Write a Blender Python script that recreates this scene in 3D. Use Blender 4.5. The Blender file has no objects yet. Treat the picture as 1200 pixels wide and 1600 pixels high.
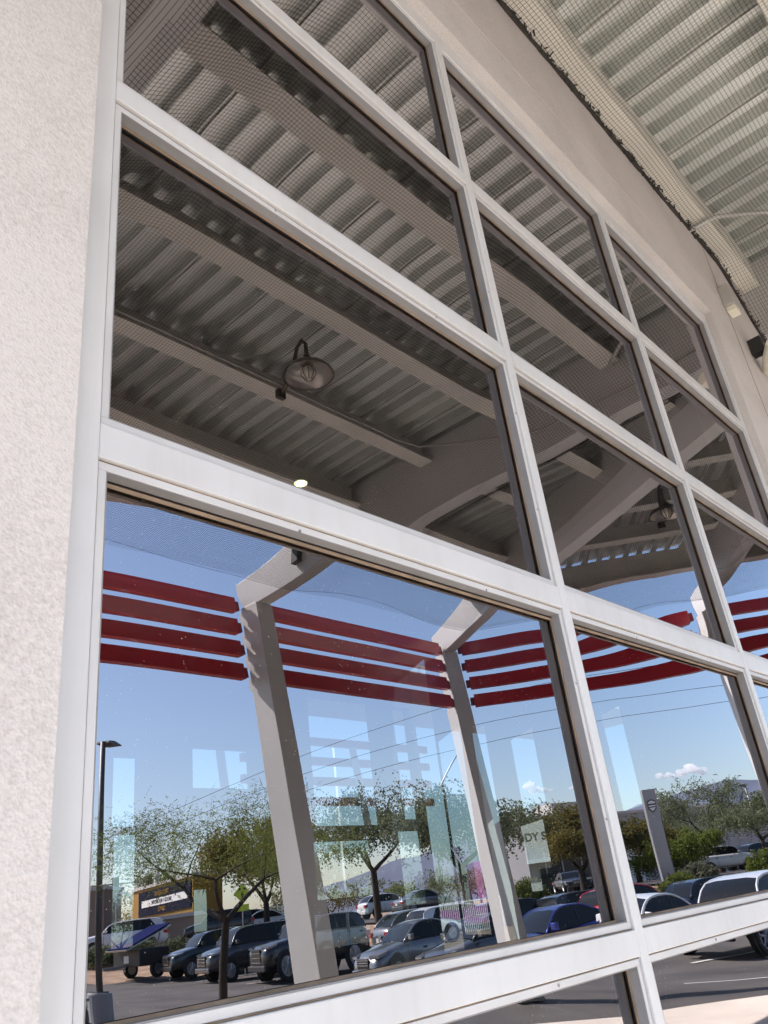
import bpy, bmesh, math, random
from mathutils import Vector, Matrix, noise
R = math.radians
sc = bpy.context.scene
random.seed(7)

# ------------------------------------------------------------------ camera
CAM = Vector((0.0, -1.2, 1.55))
F = 1259.0
ax = Vector((1233, 462, F)).normalized()          # world X in camera frame (right, down, forward)
az = Vector((-330, -2548, F)); az = (az - ax * az.dot(ax)).normalized()
ay = az.cross(ax)
cam_d = bpy.data.cameras.new('camera'); cam = bpy.data.objects.new('camera', cam_d)
sc.collection.objects.link(cam); sc.camera = cam
right = Vector((ax.x, ay.x, az.x)); down = Vector((ax.y, ay.y, az.y)); fwd = Vector((ax.z, ay.z, az.z))
m = Matrix((right, -down, -fwd)).transposed().to_4x4(); m.translation = CAM
cam.matrix_world = m
cam_d.sensor_fit = 'VERTICAL'; cam_d.sensor_height = 24.0; cam_d.lens = 24.0 * F / 1600.0
cam_d.clip_start = 0.02; cam_d.clip_end = 6000

# ------------------------------------------------------------------ light
SUN_AZ = Vector((-0.34, -0.94))       # horizontal direction towards the sun
SUN_EL = R(44)
w = bpy.data.worlds.new('World'); sc.world = w; w.use_nodes = True
nt = w.node_tree; bg = nt.nodes['Background']
sky = nt.nodes.new('ShaderNodeTexSky'); sky.sky_type = 'NISHITA'; sky.sun_disc = False
sky.sun_elevation = SUN_EL; sky.sun_rotation = math.atan2(SUN_AZ.x, SUN_AZ.y)
sky.air_density = 1.0; sky.dust_density = 1.0; sky.ozone_density = 2.6
nt.links.new(sky.outputs[0], bg.inputs[0]); bg.inputs[1].default_value = 0.115
sd = bpy.data.lights.new('sun', 'SUN'); sd.energy = 5.0; sd.angle = R(0.5); sd.color = (1, .95, .87)
so = bpy.data.objects.new('sun', sd); sc.collection.objects.link(so)
sdir = Vector((SUN_AZ.x, SUN_AZ.y, 0)).normalized() * math.cos(SUN_EL) + Vector((0, 0, math.sin(SUN_EL)))
so.rotation_euler = sdir.to_track_quat('Z', 'Y').to_euler(); so.location = (0, -20, 40)
vs = sc.view_settings; vs.view_transform = 'Standard'; vs.look = 'None'; vs.exposure = 1.9; vs.gamma = 1.0
sc.cycles.max_bounces = 10; sc.cycles.diffuse_bounces = 5; sc.cycles.glossy_bounces = 5
sc.cycles.transparent_max_bounces = 16; sc.cycles.volume_bounces = 4

# ------------------------------------------------------------------ helpers
def ray(px, py):
    v = Vector((px - 600, py - 800, F))
    return Vector((v.dot(ax), v.dot(ay), v.dot(az)))
def at_depth(px, py, D):            # virtual (behind-the-glass) point of a pixel of the photograph
    r = ray(px, py); return Vector(CAM) + r * (D / F)
def at_z(px, py, z=0.0):
    r = ray(px, py); return Vector(CAM) + r * ((z - CAM.z) / r.z)
def at_r(px, py, rp):               # point of a pixel at a horizontal distance rp from the camera
    r = ray(px, py); return Vector(CAM) + r * (rp / math.hypot(r.x, r.y))
def top_z(px, py, p): return at_r(px, py, math.hypot(p[0] - CAM.x, p[1] - CAM.y)).z
def at_y(px, py, y):
    r = ray(px, py); return Vector(CAM) + r * ((y - CAM.y) / r.y)
def V(p, y=None, z=None):           # mirror at the glass plane y = 0: virtual -> real
    if y is None: return Vector((p[0], -p[1], p[2]))
    return Vector((p, -y, z))

def mat(name, col, rough=.6, metal=0., var=.0, scale=3., bump=0., bscale=60., coat=0., emit=None, spec=.5, dirt=None, dist=.01):
    mt = bpy.data.materials.new(name); mt.use_nodes = True
    n = mt.node_tree; b = n.nodes['Principled BSDF']
    b.inputs['Base Color'].default_value = (*col, 1); b.inputs['Roughness'].default_value = rough
    b.inputs['Metallic'].default_value = metal; b.inputs['Coat Weight'].default_value = coat
    b.inputs['Specular IOR Level'].default_value = spec
    tc = n.nodes.new('ShaderNodeTexCoord')
    if var or dirt:
        nz = n.nodes.new('ShaderNodeTexNoise'); nz.inputs['Scale'].default_value = scale; nz.inputs['Detail'].default_value = 6
        n.links.new(tc.outputs['Object'], nz.inputs['Vector'])
        cr = n.nodes.new('ShaderNodeValToRGB')
        cr.color_ramp.elements[0].position = .3; cr.color_ramp.elements[1].position = .7
        d = dirt if dirt else tuple(c * (1 - var) for c in col)
        cr.color_ramp.elements[0].color = (*d, 1)
        cr.color_ramp.elements[1].color = (*[min(1, c * (1 + var * .6)) for c in col], 1)
        n.links.new(nz.outputs['Fac'], cr.inputs[0]); n.links.new(cr.outputs[0], b.inputs['Base Color'])
    if bump:
        nb = n.nodes.new('ShaderNodeTexNoise'); nb.inputs['Scale'].default_value = bscale; nb.inputs['Detail'].default_value = 4
        n.links.new(tc.outputs['Object'], nb.inputs['Vector'])
        bp = n.nodes.new('ShaderNodeBump'); bp.inputs['Strength'].default_value = bump; bp.inputs['Distance'].default_value = dist
        n.links.new(nb.outputs['Fac'], bp.inputs['Height']); n.links.new(bp.outputs[0], b.inputs['Normal'])
    if emit:
        b.inputs['Emission Color'].default_value = (*col, 1); b.inputs['Emission Strength'].default_value = emit
    return mt

class MB:
    def __init__(s): s.v = []; s.f = []
    def add(s, vs, fs):
        o = len(s.v); s.v += [Vector(v) for v in vs]; s.f += [tuple(i + o for i in f) for f in fs]; return s
    def box(s, x0, x1, y0, y1, z0, z1, T=None):
        p = [Vector((x, y, z)) for x in (x0, x1) for y in (y0, y1) for z in (z0, z1)]
        if T: p = [T(q) for q in p]
        return s.add(p, [(0, 1, 3, 2), (4, 6, 7, 5), (0, 4, 5, 1), (2, 3, 7, 6), (0, 2, 6, 4), (1, 5, 7, 3)])
    def prism(s, poly, a, b, fn):    # polygon (u,v) extruded t from a to b, fn(u,v,t)
        n = len(poly); p = [fn(u, v, a) for u, v in poly] + [fn(u, v, b) for u, v in poly]
        f = [tuple(range(n)), tuple(range(2 * n - 1, n - 1, -1))] + [(i, (i + 1) % n, n + (i + 1) % n, n + i) for i in range(n)]
        return s.add(p, f)
    def tube(s, pts, rad, n=6, cap=True):
        pts = [Vector(p) for p in pts]; k = len(pts); rads = rad if isinstance(rad, (list, tuple)) else [rad] * k
        vs = []
        for i, p in enumerate(pts):
            d = (pts[min(i + 1, k - 1)] - pts[max(i - 1, 0)])
            d = d.normalized() if d.length > 1e-9 else Vector((0, 0, 1))
            a = d.cross(Vector((0, 0, 1)) if abs(d.z) < .9 else Vector((1, 0, 0))).normalized(); b = d.cross(a)
            for j in range(n):
                t = 2 * math.pi * j / n; vs.append(p + (a * math.cos(t) + b * math.sin(t)) * rads[i])
        fs = [(i * n + j, i * n + (j + 1) % n, (i + 1) * n + (j + 1) % n, (i + 1) * n + j) for i in range(k - 1) for j in range(n)]
        if cap: fs += [tuple(range(n)), tuple(range((k - 1) * n, k * n))]
        return s.add(vs, fs)
    def lathe(s, prof, c, n=20, axis='z'):
        vs = []
        for r, h in prof:
            for j in range(n):
                t = 2 * math.pi * j / n; a, b = r * math.cos(t), r * math.sin(t)
                vs.append(Vector(c) + (Vector((a, b, h)) if axis == 'z' else Vector((a, h, b)) if axis == 'y' else Vector((h, a, b))))
        k = len(prof)
        fs = [(i * n + j, i * n + (j + 1) % n, (i + 1) * n + (j + 1) % n, (i + 1) * n + j) for i in range(k - 1) for j in range(n)]
        fs += [tuple(range(n)), tuple(range((k - 1) * n, k * n))]
        return s.add(vs, fs)
    def build(s, name, mt, parent=None, smooth=False, bevel=0, norm=True):
        me = bpy.data.meshes.new(name)
        off = parent_world(parent) if parent else Vector((0, 0, 0))
        me.from_pydata([v - off for v in s.v], [], s.f); me.materials.append(mt)
        if norm:
            bm = bmesh.new(); bm.from_mesh(me); bmesh.ops.recalc_face_normals(bm, faces=bm.faces); bm.to_mesh(me); bm.free()
        if smooth: me.shade_smooth()
        o = bpy.data.objects.new(name, me); sc.collection.objects.link(o)
        if parent: o.parent = parent
        if bevel:
            md = o.modifiers.new('bevel', 'BEVEL'); md.width = bevel; md.segments = 2; md.limit_method = 'ANGLE'
        return o
def parent_world(p):
    off = Vector(p.location)
    while p.parent: p = p.parent; off += p.location
    return off
def thing(name, label, cat, loc=(0, 0, 0), group=None):
    o = bpy.data.objects.new(name, None); sc.collection.objects.link(o); o.location = loc; o.empty_display_size = .2
    o['label'] = label; o['category'] = cat
    if group: o['group'] = group
    return o
def tag(o, label, cat, group=None):
    o['label'] = label; o['category'] = cat
    if group: o['group'] = group
    return o
def struct(o, kind='structure', label=None, cat=None):
    o['kind'] = kind
    if label: o['label'] = label
    if cat: o['category'] = cat
    return o
def text_mesh(s, size, M, name, mt, parent, extr=.01, bold=0.0):
    cu = bpy.data.curves.new('txt', 'FONT'); cu.body = s; cu.size = size; cu.align_x = 'CENTER'; cu.align_y = 'CENTER'; cu.extrude = extr; cu.offset = bold
    to = bpy.data.objects.new('txt', cu); sc.collection.objects.link(to)
    bpy.context.view_layer.update()
    me = bpy.data.meshes.new_from_object(to.evaluated_get(bpy.context.evaluated_depsgraph_get()))
    bpy.data.objects.remove(to); bpy.data.curves.remove(cu)
    me.transform(M); off = parent_world(parent); me.transform(Matrix.Translation(-off))
    me.materials.clear(); me.materials.append(mt)
    o = bpy.data.objects.new(name, me); sc.collection.objects.link(o); o.parent = parent
    return o
def face_matrix(c, n, up=Vector((0, 0, 1))):
    n = Vector(n).normalized(); r = up.cross(n).normalized(); u = n.cross(r)
    M = Matrix((r, u, n)).transposed().to_4x4(); M.translation = c
    return M

# ------------------------------------------------------------------ materials
M = {}
def stucco(name, c1, c2):
    mt = bpy.data.materials.new(name); mt.use_nodes = True; n = mt.node_tree; b = n.nodes['Principled BSDF']
    b.inputs['Roughness'].default_value = .9; b.inputs['Specular IOR Level'].default_value = .2
    tc = n.nodes.new('ShaderNodeTexCoord')
    n1 = n.nodes.new('ShaderNodeTexNoise'); n1.inputs['Scale'].default_value = 120; n1.inputs['Detail'].default_value = 5
    n2 = n.nodes.new('ShaderNodeTexNoise'); n2.inputs['Scale'].default_value = 2.2; n2.inputs['Detail'].default_value = 6
    n3 = n.nodes.new('ShaderNodeTexVoronoi'); n3.inputs['Scale'].default_value = 170
    n4 = n.nodes.new('ShaderNodeTexNoise'); n4.inputs['Scale'].default_value = 75; n4.inputs['Detail'].default_value = 3
    for q in (n1, n2, n3, n4): n.links.new(tc.outputs['Object'], q.inputs['Vector'])
    cr = n.nodes.new('ShaderNodeValToRGB'); cr.color_ramp.elements[0].position = .38; cr.color_ramp.elements[1].position = .56
    cr.color_ramp.elements[0].color = (*c1, 1); cr.color_ramp.elements[1].color = (*c2, 1)
    mx = n.nodes.new('ShaderNodeMix'); mx.inputs[0].default_value = .45
    n.links.new(n1.outputs['Fac'], mx.inputs[2]); n.links.new(n2.outputs['Fac'], mx.inputs[3])
    n.links.new(mx.outputs[0], cr.inputs[0]); n.links.new(cr.outputs[0], b.inputs['Base Color'])
    a = n.nodes.new('ShaderNodeMath'); a.operation = 'ADD'; a2 = n.nodes.new('ShaderNodeMath'); a2.operation = 'ADD'
    n.links.new(n1.outputs['Fac'], a.inputs[0]); n.links.new(n3.outputs['Distance'], a.inputs[1])
    n.links.new(a.outputs[0], a2.inputs[0]); n.links.new(n4.outputs['Fac'], a2.inputs[1])
    bp = n.nodes.new('ShaderNodeBump'); bp.inputs['Strength'].default_value = .45; bp.inputs['Distance'].default_value = .0025
    n.links.new(a2.outputs[0], bp.inputs['Height']); n.links.new(bp.outputs[0], b.inputs['Normal'])
    return mt
M['stucco'] = stucco('stucco', (.42, .395, .388), (.505, .48, .474))
M['frame'] = mat('painted_aluminium', (.50, .505, .525), .38, var=.10, scale=2.5, bump=.05, bscale=35, dist=.002)
_n = M['frame'].node_tree; _b = _n.nodes['Principled BSDF']; _tc = _n.nodes.new('ShaderNodeTexCoord'); _mp = _n.nodes.new('ShaderNodeMapping'); _mp.inputs['Scale'].default_value = (26, 26, 1.6)
_nz = _n.nodes.new('ShaderNodeTexNoise'); _nz.inputs['Scale'].default_value = 1.; _nz.inputs['Detail'].default_value = 7
_n.links.new(_tc.outputs['Object'], _mp.inputs[0]); _n.links.new(_mp.outputs[0], _nz.inputs['Vector'])
_cr = _n.nodes.new('ShaderNodeValToRGB'); _cr.color_ramp.elements[0].position = .30; _cr.color_ramp.elements[1].position = .52; _cr.color_ramp.elements[0].color = (.96, .95, .935, 1); _cr.color_ramp.elements[1].color = (1, 1, 1, 1)
_mx = _n.nodes.new('ShaderNodeMix'); _mx.data_type = 'RGBA'; _mx.blend_type = 'MULTIPLY'; _mx.inputs[0].default_value = 1
_old = [l for l in _n.links if l.to_socket == _b.inputs['Base Color']][0].from_socket
_n.links.new(_nz.outputs['Fac'], _cr.inputs[0]); _n.links.new(_old, _mx.inputs[6]); _n.links.new(_cr.outputs[0], _mx.inputs[7]); _n.links.new(_mx.outputs[2], _b.inputs['Base Color'])
M['stop'] = mat('glazing_stop', (.46, .46, .475), .4, var=.08, scale=7)
M['grime'] = mat('orange_sealant', (.24, .175, .125), .9, var=.35, scale=11)
M['beadgrime'] = mat('weathered_bead', (.20, .15, .11), .8, var=.5, scale=9)
M['return'] = mat('painted_shade_grey', (.20, .20, .21), .6, var=.15, scale=5)  # darker copy of the stop metal, shade of its return put into the colour
M['gasket'] = mat('black_gasket', (.018, .017, .02), .75, bump=.2, bscale=200, dist=.002)
M['steel'] = mat('painted_steel', (.36, .35, .33), .55, var=.08, scale=1.2, bump=.03, bscale=20)
M['steel_pale'] = mat('pale_painted_steel', (.45, .445, .435), .5, var=.07, scale=1.0, bump=.03, bscale=20)
M['purlin'] = mat('purlin_paint', (.66, .635, .58), .6, var=.1, scale=2)
M['galv'] = mat('galvanised_deck', (.70, .715, .69), .34, metal=.62, var=.2, scale=1.3)
M['net'] = mat('net_cord', (.03, .028, .026), .9)
M['netedge'] = mat('dark_rope', (.035, .03, .028), .95, var=.4, scale=60)
M['red'] = mat('red_paint', (.36, .003, .014), .35, coat=.3, var=.1, scale=2)
M['red_dark'] = mat('dark_red_bracket', (.16, .004, .008), .5)
M['concrete'] = mat('concrete', (.63, .565, .49), .85, var=.14, scale=1.3, bump=.25, bscale=90, dist=.004)
M['asphalt'] = mat('asphalt', (.075, .066, .06), .85, var=.5, scale=.5, bump=.3, bscale=120, dist=.006)
M['line'] = mat('line_paint', (.68, .66, .62), .7, var=.3, scale=3)
M['soil'] = mat('gravel_soil', (.36, .24, .16), .95, var=.35, scale=1.4, bump=.6, bscale=14, dist=.05)
M['rock'] = mat('rock', (.40, .30, .22), .9, var=.3, scale=2, bump=.5, bscale=6, dist=.05)
M['hill'] = mat('haze_tinted_rock', (.105, .125, .18), .95, var=.18, scale=.004)  # blue of distance haze put into the rock colour, no air is modelled
M['bark'] = mat('bark', (.035, .026, .02), .9, var=.3, scale=8, bump=.5, bscale=30)
M['glass_dark'] = mat('car_glass', (.01, .012, .014), .08, spec=.28)
M['tyre'] = mat('tyre', (.013, .013, .013), .8)
M['rim'] = mat('rim', (.42, .43, .44), .3, metal=.8)
M['plastic'] = mat('black_plastic', (.015, .015, .016), .5)
M['chrome'] = mat('chrome', (.7, .7, .7), .15, metal=1.)
M['headlamp'] = mat('headlamp', (.35, .36, .38), .1, coat=1.)
M['tail'] = mat('tail_lamp', (.4, .01, .01), .2, coat=1.)
M['plate'] = mat('plate', (.65, .65, .62), .5)
M['bronze'] = mat('bronze_metal', (.10, .08, .065), .35, metal=.7)
M['lampin'] = mat('lamp_interior', (.30, .28, .26), .25, metal=.6)
M['cloud'] = bpy.data.materials.new('cloud_vapour'); M['cloud'].use_nodes = True
_n = M['cloud'].node_tree; _n.nodes.remove(_n.nodes['Principled BSDF']); _v = _n.nodes.new('ShaderNodeVolumePrincipled')
_v.inputs['Color'].default_value = (1, 1, 1, 1); _v.inputs['Density'].default_value = .10; _v.inputs['Anisotropy'].default_value = .2
_n.links.new(_v.outputs[0], _n.nodes['Material Output'].inputs['Volume'])
M['wallgrey'] = mat('grey_panel_wall', (.32, .32, .33), .7, var=.12, scale=.12)
M['wallwhite'] = mat('pale_wall', (.52, .5, .48), .8, var=.1, scale=.2)
M['walltan'] = mat('tan_wall', (.30, .22, .17), .9, var=.2, scale=.4)
M['yellow'] = mat('ochre_paint', (.30, .16, .015), .7, var=.15, scale=.8)
M['shopdark'] = mat('dark_storefront', (.018, .018, .022), .3)
M['maroon'] = mat('maroon_wall', (.08, .012, .016), .8, var=.2, scale=.6)
M['pink'] = mat('pink_wall', (.55, .16, .36), .8, var=.12, scale=.5)
M['purple'] = mat('purple_wall', (.30, .06, .25), .8, var=.12, scale=.5)
M['navy'] = mat('navy_banner', (.008, .01, .03), .95, spec=.1)
M['white'] = mat('white_paint', (.75, .75, .73), .6)
M['green_text'] = mat('dark_lettering', (.03, .045, .04), .6)
M['fluoro'] = mat('fluorescent_yellow', (.62, .72, .06), .6)
M['pole'] = mat('pole_metal', (.30, .30, .30), .5, metal=.3)
M['pole_dark'] = mat('pole_bronze', (.085, .08, .078), .5, metal=.2)
M['signgrey'] = mat('sign_panel', (.27, .275, .285), .35, metal=.3)
M['solar'] = mat('solar_cells', (.02, .026, .085), .9, spec=.0)
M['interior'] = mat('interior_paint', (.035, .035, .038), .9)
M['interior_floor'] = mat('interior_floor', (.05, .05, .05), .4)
M['wire'] = mat('cable', (.02, .02, .02), .8)
M['lit'] = mat('lit_disc', (1., .93, .35), .5, emit=9.)
M['bulb'] = mat('floodlight_lens', (.66, .63, .54), .4)

def glass_material():
    mt = bpy.data.materials.new('reflective_glazing'); mt.use_nodes = True; n = mt.node_tree
    for q in list(n.nodes):
        if q.type != 'OUTPUT_MATERIAL': n.nodes.remove(q)
    out = n.nodes['Material Output']
    gl = n.nodes.new('ShaderNodeBsdfGlossy'); gl.inputs['Roughness'].default_value = .0; gl.inputs['Color'].default_value = (.99, .95, 1., 1)
    tr = n.nodes.new('ShaderNodeBsdfTransparent'); tr.inputs['Color'].default_value = (.115, .145, .155, 1)
    mx = n.nodes.new('ShaderNodeMixShader')
    lw = n.nodes.new('ShaderNodeFresnel'); lw.inputs['IOR'].default_value = 1.5
    mr = n.nodes.new('ShaderNodeMapRange'); mr.inputs[1].default_value = 0; mr.inputs[2].default_value = 1; mr.inputs[3].default_value = .235; mr.inputs[4].default_value = 1.
    n.links.new(lw.outputs[0], mr.inputs[0]); n.links.new(mr.outputs[0], mx.inputs[0])
    n.links.new(tr.outputs[0], mx.inputs[1]); n.links.new(gl.outputs[0], mx.inputs[2])
    # dust specks
    tc = n.nodes.new('ShaderNodeTexCoord')
    vo = n.nodes.new('ShaderNodeTexVoronoi'); vo.inputs['Scale'].default_value = 90; vo.inputs['Randomness'].default_value = 1
    n.links.new(tc.outputs['Object'], vo.inputs['Vector'])
    lt = n.nodes.new('ShaderNodeMath'); lt.operation = 'LESS_THAN'; lt.inputs[1].default_value = .10
    n.links.new(vo.outputs['Distance'], lt.inputs[0])
    n2 = n.nodes.new('ShaderNodeTexNoise'); n2.inputs['Scale'].default_value = 6; n2.inputs['Detail'].default_value = 5
    n.links.new(tc.outputs['Object'], n2.inputs['Vector'])
    gt = n.nodes.new('ShaderNodeMapRange'); gt.inputs[1].default_value = .42; gt.inputs[2].default_value = .75; gt.inputs[3].default_value = 0; gt.inputs[4].default_value = .75
    n.links.new(n2.outputs['Fac'], gt.inputs[0])
    mu = n.nodes.new('ShaderNodeMath'); mu.operation = 'MULTIPLY'; n.links.new(lt.outputs[0], mu.inputs[0]); n.links.new(gt.outputs[0], mu.inputs[1])
    ad = n.nodes.new('ShaderNodeMath'); ad.operation = 'ADD'; ad.inputs[1].default_value = .002; n.links.new(mu.outputs[0], ad.inputs[0])
    df = n.nodes.new('ShaderNodeBsdfDiffuse'); df.inputs['Color'].default_value = (.5, .47, .43, 1)
    m2 = n.nodes.new('ShaderNodeMixShader'); n.links.new(ad.outputs[0], m2.inputs[0])
    n.links.new(mx.outputs[0], m2.inputs[1]); n.links.new(df.outputs[0], m2.inputs[2])
    n.links.new(m2.outputs[0], out.inputs['Surface'])
    return mt
M['glazing'] = glass_material()

# ------------------------------------------------------------------ ground and road
def gz(x, y):                       # ground height, y virtual (positive = in front of the building)
    if y < 0: return 0.0
    d = math.hypot(x, y)
    sm = lambda v: (lambda q: q * q * (3 - 2 * q))(min(1, max(0, v)))
    return 1.25 * sm((d - 43) / 15) - .30 * sm((30 - y) / 12) * sm((d - 12.5) / 7) * (1 - sm((d - 43) / 15))
mb = MB()
nx, ny = 90, 90
xs = [-60 + 190 * (i / nx) for i in range(nx + 1)]; ys = [-60 + 190 * (j / ny) for j in range(ny + 1)]
xs = [-4000, -1500, -400] + xs + [400, 1500, 5000]; ys = [-4000, -1500, -400] + ys + [400, 1500, 5000]
for y in ys:
    for x in xs: mb.v.append(V(x, y, gz(x, y) - .07))
for j in range(len(ys) - 1):
    for i in range(len(xs) - 1):
        a = j * len(xs) + i; mb.f.append((a, a + 1, a + 1 + len(xs), a + len(xs)))
struct(mb.build('ground', M['soil']))
# asphalt of the near lot and its lanes, draped just above the ground
def sheet(name, x0, x1, y0, y1, mt, dz=.004, n=40, inside=lambda x, y: True):
    b = MB()
    gx = [x0 + (x1 - x0) * i / n for i in range(n + 1)]; gy = [y0 + (y1 - y0) * j / n for j in range(n + 1)]
    for y in gy:
        for x in gx: b.v.append(V(x, y, gz(x, y) - .02 + dz))
    for j in range(n):
        for i in range(n):
            if inside((gx[i] + gx[i + 1]) / 2, (gy[j] + gy[j + 1]) / 2):
                a = j * (n + 1) + i; b.f.append((a, a + 1, a + 2 + n, a + 1 + n))
    return b.build(name, mt)
struct(sheet('parking_lot', -30, 41, -4, 62, M['asphalt'], .01, 60, lambda x, y: math.hypot(x, y) < 46))
struct(sheet('road', 30, 120, 2, 120, M['asphalt'], .03, 70, lambda x, y: 56 < math.hypot(x, y) < 82))
# pavement slab with curb
mb = MB()
side = [(-12, -.2), (-12, 7.0), (6.4, 7.0), (8.4, 6.9), (9.6, 5.9), (10.6, 4.8), (11.7, 3.9), (12.6, 2.8), (13.4, 1.0), (14.4, -1.6), (16.0, -6), (9.9, -6), (7.0, -.2)]
mb.prism(side, -.1, .0, lambda u, v, t: V(u, v, t + .0))
struct(mb.build('pavement', M['concrete']))
def strip(name, p, q, wd, z=.008, mt='line'):
    p, q = Vector(p), Vector(q); d = (q - p).normalized(); n = Vector((-d.y, d.x)) * wd / 2; b = MB()
    b.add([V(a.x, a.y, gz(a.x, a.y) + z - .006) for a in (p - n, q - n, q + n, p + n)], [(0, 1, 2, 3)])
    return b
row_dir = Vector((-.243, -.97)).normalized()      # direction the near row of cars runs in (towards the right of the picture)
car_dir = Vector((-.97, .243))                    # way those cars face
mb = MB()
def rowp(y): return Vector((16.6 + .25 * y, y))
for k in range(-1, 13):
    y = 4.6 + k * 2.72; p = rowp(y)
    s_ = strip('l', p, p - car_dir * 5.2, .11); mb.add(s_.v, s_.f)
struct(mb.build('parking_line', M['line']))
mb = MB()
for a, b_ in (((9.5, 17.5), (18.5, 24.5)), ((8.8, 19.0), (14, 22.6)), ((13.0, 24.5), (15.5, 26.2)), ((12.5, 9.0), (15.0, 4.0))):
    s_ = strip('l', a, b_, .12); mb.add(s_.v, s_.f)
struct(mb.build('lane_marking', M['line']))

# ------------------------------------------------------------------ wall with openings
def holed_wall(o, d, L, H, holes, th, nrm, z0=0):
    """o origin, d direction, thickness th behind the face along -nrm; returns MB"""
    o = Vector(o); d = Vector(d); nrm = Vector(nrm); b = MB()
    ss = sorted({0, L, *[h[0] for h in holes], *[h[1] for h in holes]}); zs = sorted({z0, H, *[h[2] for h in holes], *[h[3] for h in holes]})
    ss = [s_ for s_ in ss if 0 <= s_ <= L]; zs = [z for z in zs if z0 <= z <= H]
    inh = lambda s_, z: any(h[0] < s_ < h[1] and h[2] < z < h[3] for h in holes)
    P = lambda s_, z, t: o + d * s_ + Vector((0, 0, z)) - nrm * t
    for i in range(len(ss) - 1):
        for j in range(len(zs) - 1):
            if inh((ss[i] + ss[i + 1]) / 2, (zs[j] + zs[j + 1]) / 2): continue
            for t in (0, th): b.add([P(ss[i], zs[j], t), P(ss[i + 1], zs[j], t), P(ss[i + 1], zs[j + 1], t), P(ss[i], zs[j + 1], t)], [(0, 1, 2, 3)])
    for h in holes:
        a, c, e, f = h
        for q in (((a, e), (c, e)), ((c, e), (c, f)), ((c, f), (a, f)), ((a, f), (a, e))):
            b.add([P(*q[0], 0), P(*q[1], 0), P(*q[1], th), P(*q[0], th)], [(0, 1, 2, 3)])
    for q in (((0, z0), (L, z0)), ((L, z0), (L, H)), ((L, H), (0, H)), ((0, H), (0, z0))):
        b.add([P(*q[0], 0), P(*q[1], 0), P(*q[1], th), P(*q[0], th)], [(0, 1, 2, 3)])
    bm = bmesh.new(); vs_ = [bm.verts.new(v) for v in b.v]
    for f in b.f: bm.faces.new([vs_[i] for i in f])
    bmesh.ops.remove_doubles(bm, verts=bm.verts, dist=1e-4); bmesh.ops.recalc_face_normals(bm, faces=bm.faces)
    bm.verts.index_update(); r = MB(); r.v = [v.co.copy() for v in bm.verts]; r.f = [tuple(v.index for v in f.verts) for f in bm.faces]; bm.free()
    return r
OX0, OX1, OZ0, OZ1 = .552, 5.40, .30, 5.225
front = thing('window_wall_building', 'beige stucco building wall around the tall white framed window', 'building', (0, 0, 0))
fw = holed_wall((-6, -.095, 0), (1, 0, 0), 13.05, 6.62, [(OX0 + 6, OX1 + 6, OZ0, OZ1)], .33, (0, -1, 0)).build('wall', M['stucco'], front)
# control joints (recess lines)
jt = MB(); jt.box(5.955, 5.965, -.0965, -.09, 0, 6.6); jt.build('control_joint', M['grime'], front)
jt = MB(); jt.box(-6, 5.955, -.0962, -.09, 5.60, 5.606); jt.build('control_joint', M['wallwhite'], front)

# second facade, turned 60 degrees from the first, with window openings
CB = Vector((7.061, -.095, 0)); dB = Vector((.5736, .8192, 0)); nB = Vector((.8192, -.5736, 0))
def hit_wallB(px, py):
    r = ray(px, py); t = (CB - CAM).dot(nB) / r.dot(nB); p = CAM + r * t; return ((p - CB).dot(dB), p.z)
def holeB(x0, x1, y0, y1):
    a, b_ = hit_wallB(x0, (y0 + y1) / 2), hit_wallB(x1, (y0 + y1) / 2); c = (x0 + x1) / 2
    z1 = hit_wallB(c, y0)[1]; z0 = hit_wallB(c, y1)[1]
    return (a[0], b_[0], z0, z1)
hB = [holeB(822, 862, 1282, 1392), holeB(806, 846, 1140, 1262), holeB(762, 786, 1120, 1470), holeB(955, 990, 1100, 1268), holeB(700, 745, 1130, 1460)]
def norm_holes(hs, L, H):
    out = []
    for h in hs:
        a, b_ = sorted(h[:2]); c, e = sorted(h[2:]); a = max(a, .1); b_ = min(b_, L - .1); c = max(c, .05); e = min(e, H - .1)
        if b_ - a > .03 and e - c > .03: out.append((a, b_, c, e))
    return out
hB = norm_holes(hB, 12, 5.3)
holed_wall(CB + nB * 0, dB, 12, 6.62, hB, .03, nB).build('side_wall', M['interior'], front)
# far wall with window openings; interior
FY = 9.0
def holeF(x0, x1, y0, y1):
    a = at_y(x0, (y0 + y1) / 2, FY); b_ = at_y(x1, (y0 + y1) / 2, FY); c = (x0 + x1) / 2
    return (a.x + 7, b_.x + 7, at_y(c, y1, FY).z, at_y(c, y0, FY).z)
hF = [holeF(146, 158, 1215, 1440), holeF(176, 222, 1180, 1292), holeF(176, 222, 1302, 1480), holeF(301, 398, 1168, 1232), holeF(303, 337, 1388, 1455),
      holeF(487, 592, 1092, 1290), holeF(493, 592, 1312, 1402), holeF(493, 592, 1424, 1478), holeF(623, 692, 1110, 1280), holeF(628, 692, 1296, 1412)]
hF = norm_holes(hF, 19.4, 5.3)
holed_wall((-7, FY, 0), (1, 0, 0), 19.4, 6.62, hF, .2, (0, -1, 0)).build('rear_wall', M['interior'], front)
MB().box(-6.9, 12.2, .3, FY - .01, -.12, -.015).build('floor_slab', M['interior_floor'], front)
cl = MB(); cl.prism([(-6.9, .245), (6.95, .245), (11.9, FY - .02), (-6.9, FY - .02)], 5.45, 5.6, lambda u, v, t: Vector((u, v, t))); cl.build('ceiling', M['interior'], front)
MB().box(-7, -6.8, .24, FY - .01, 0, 6.6).build('end_wall', M['interior'], front)
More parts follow.
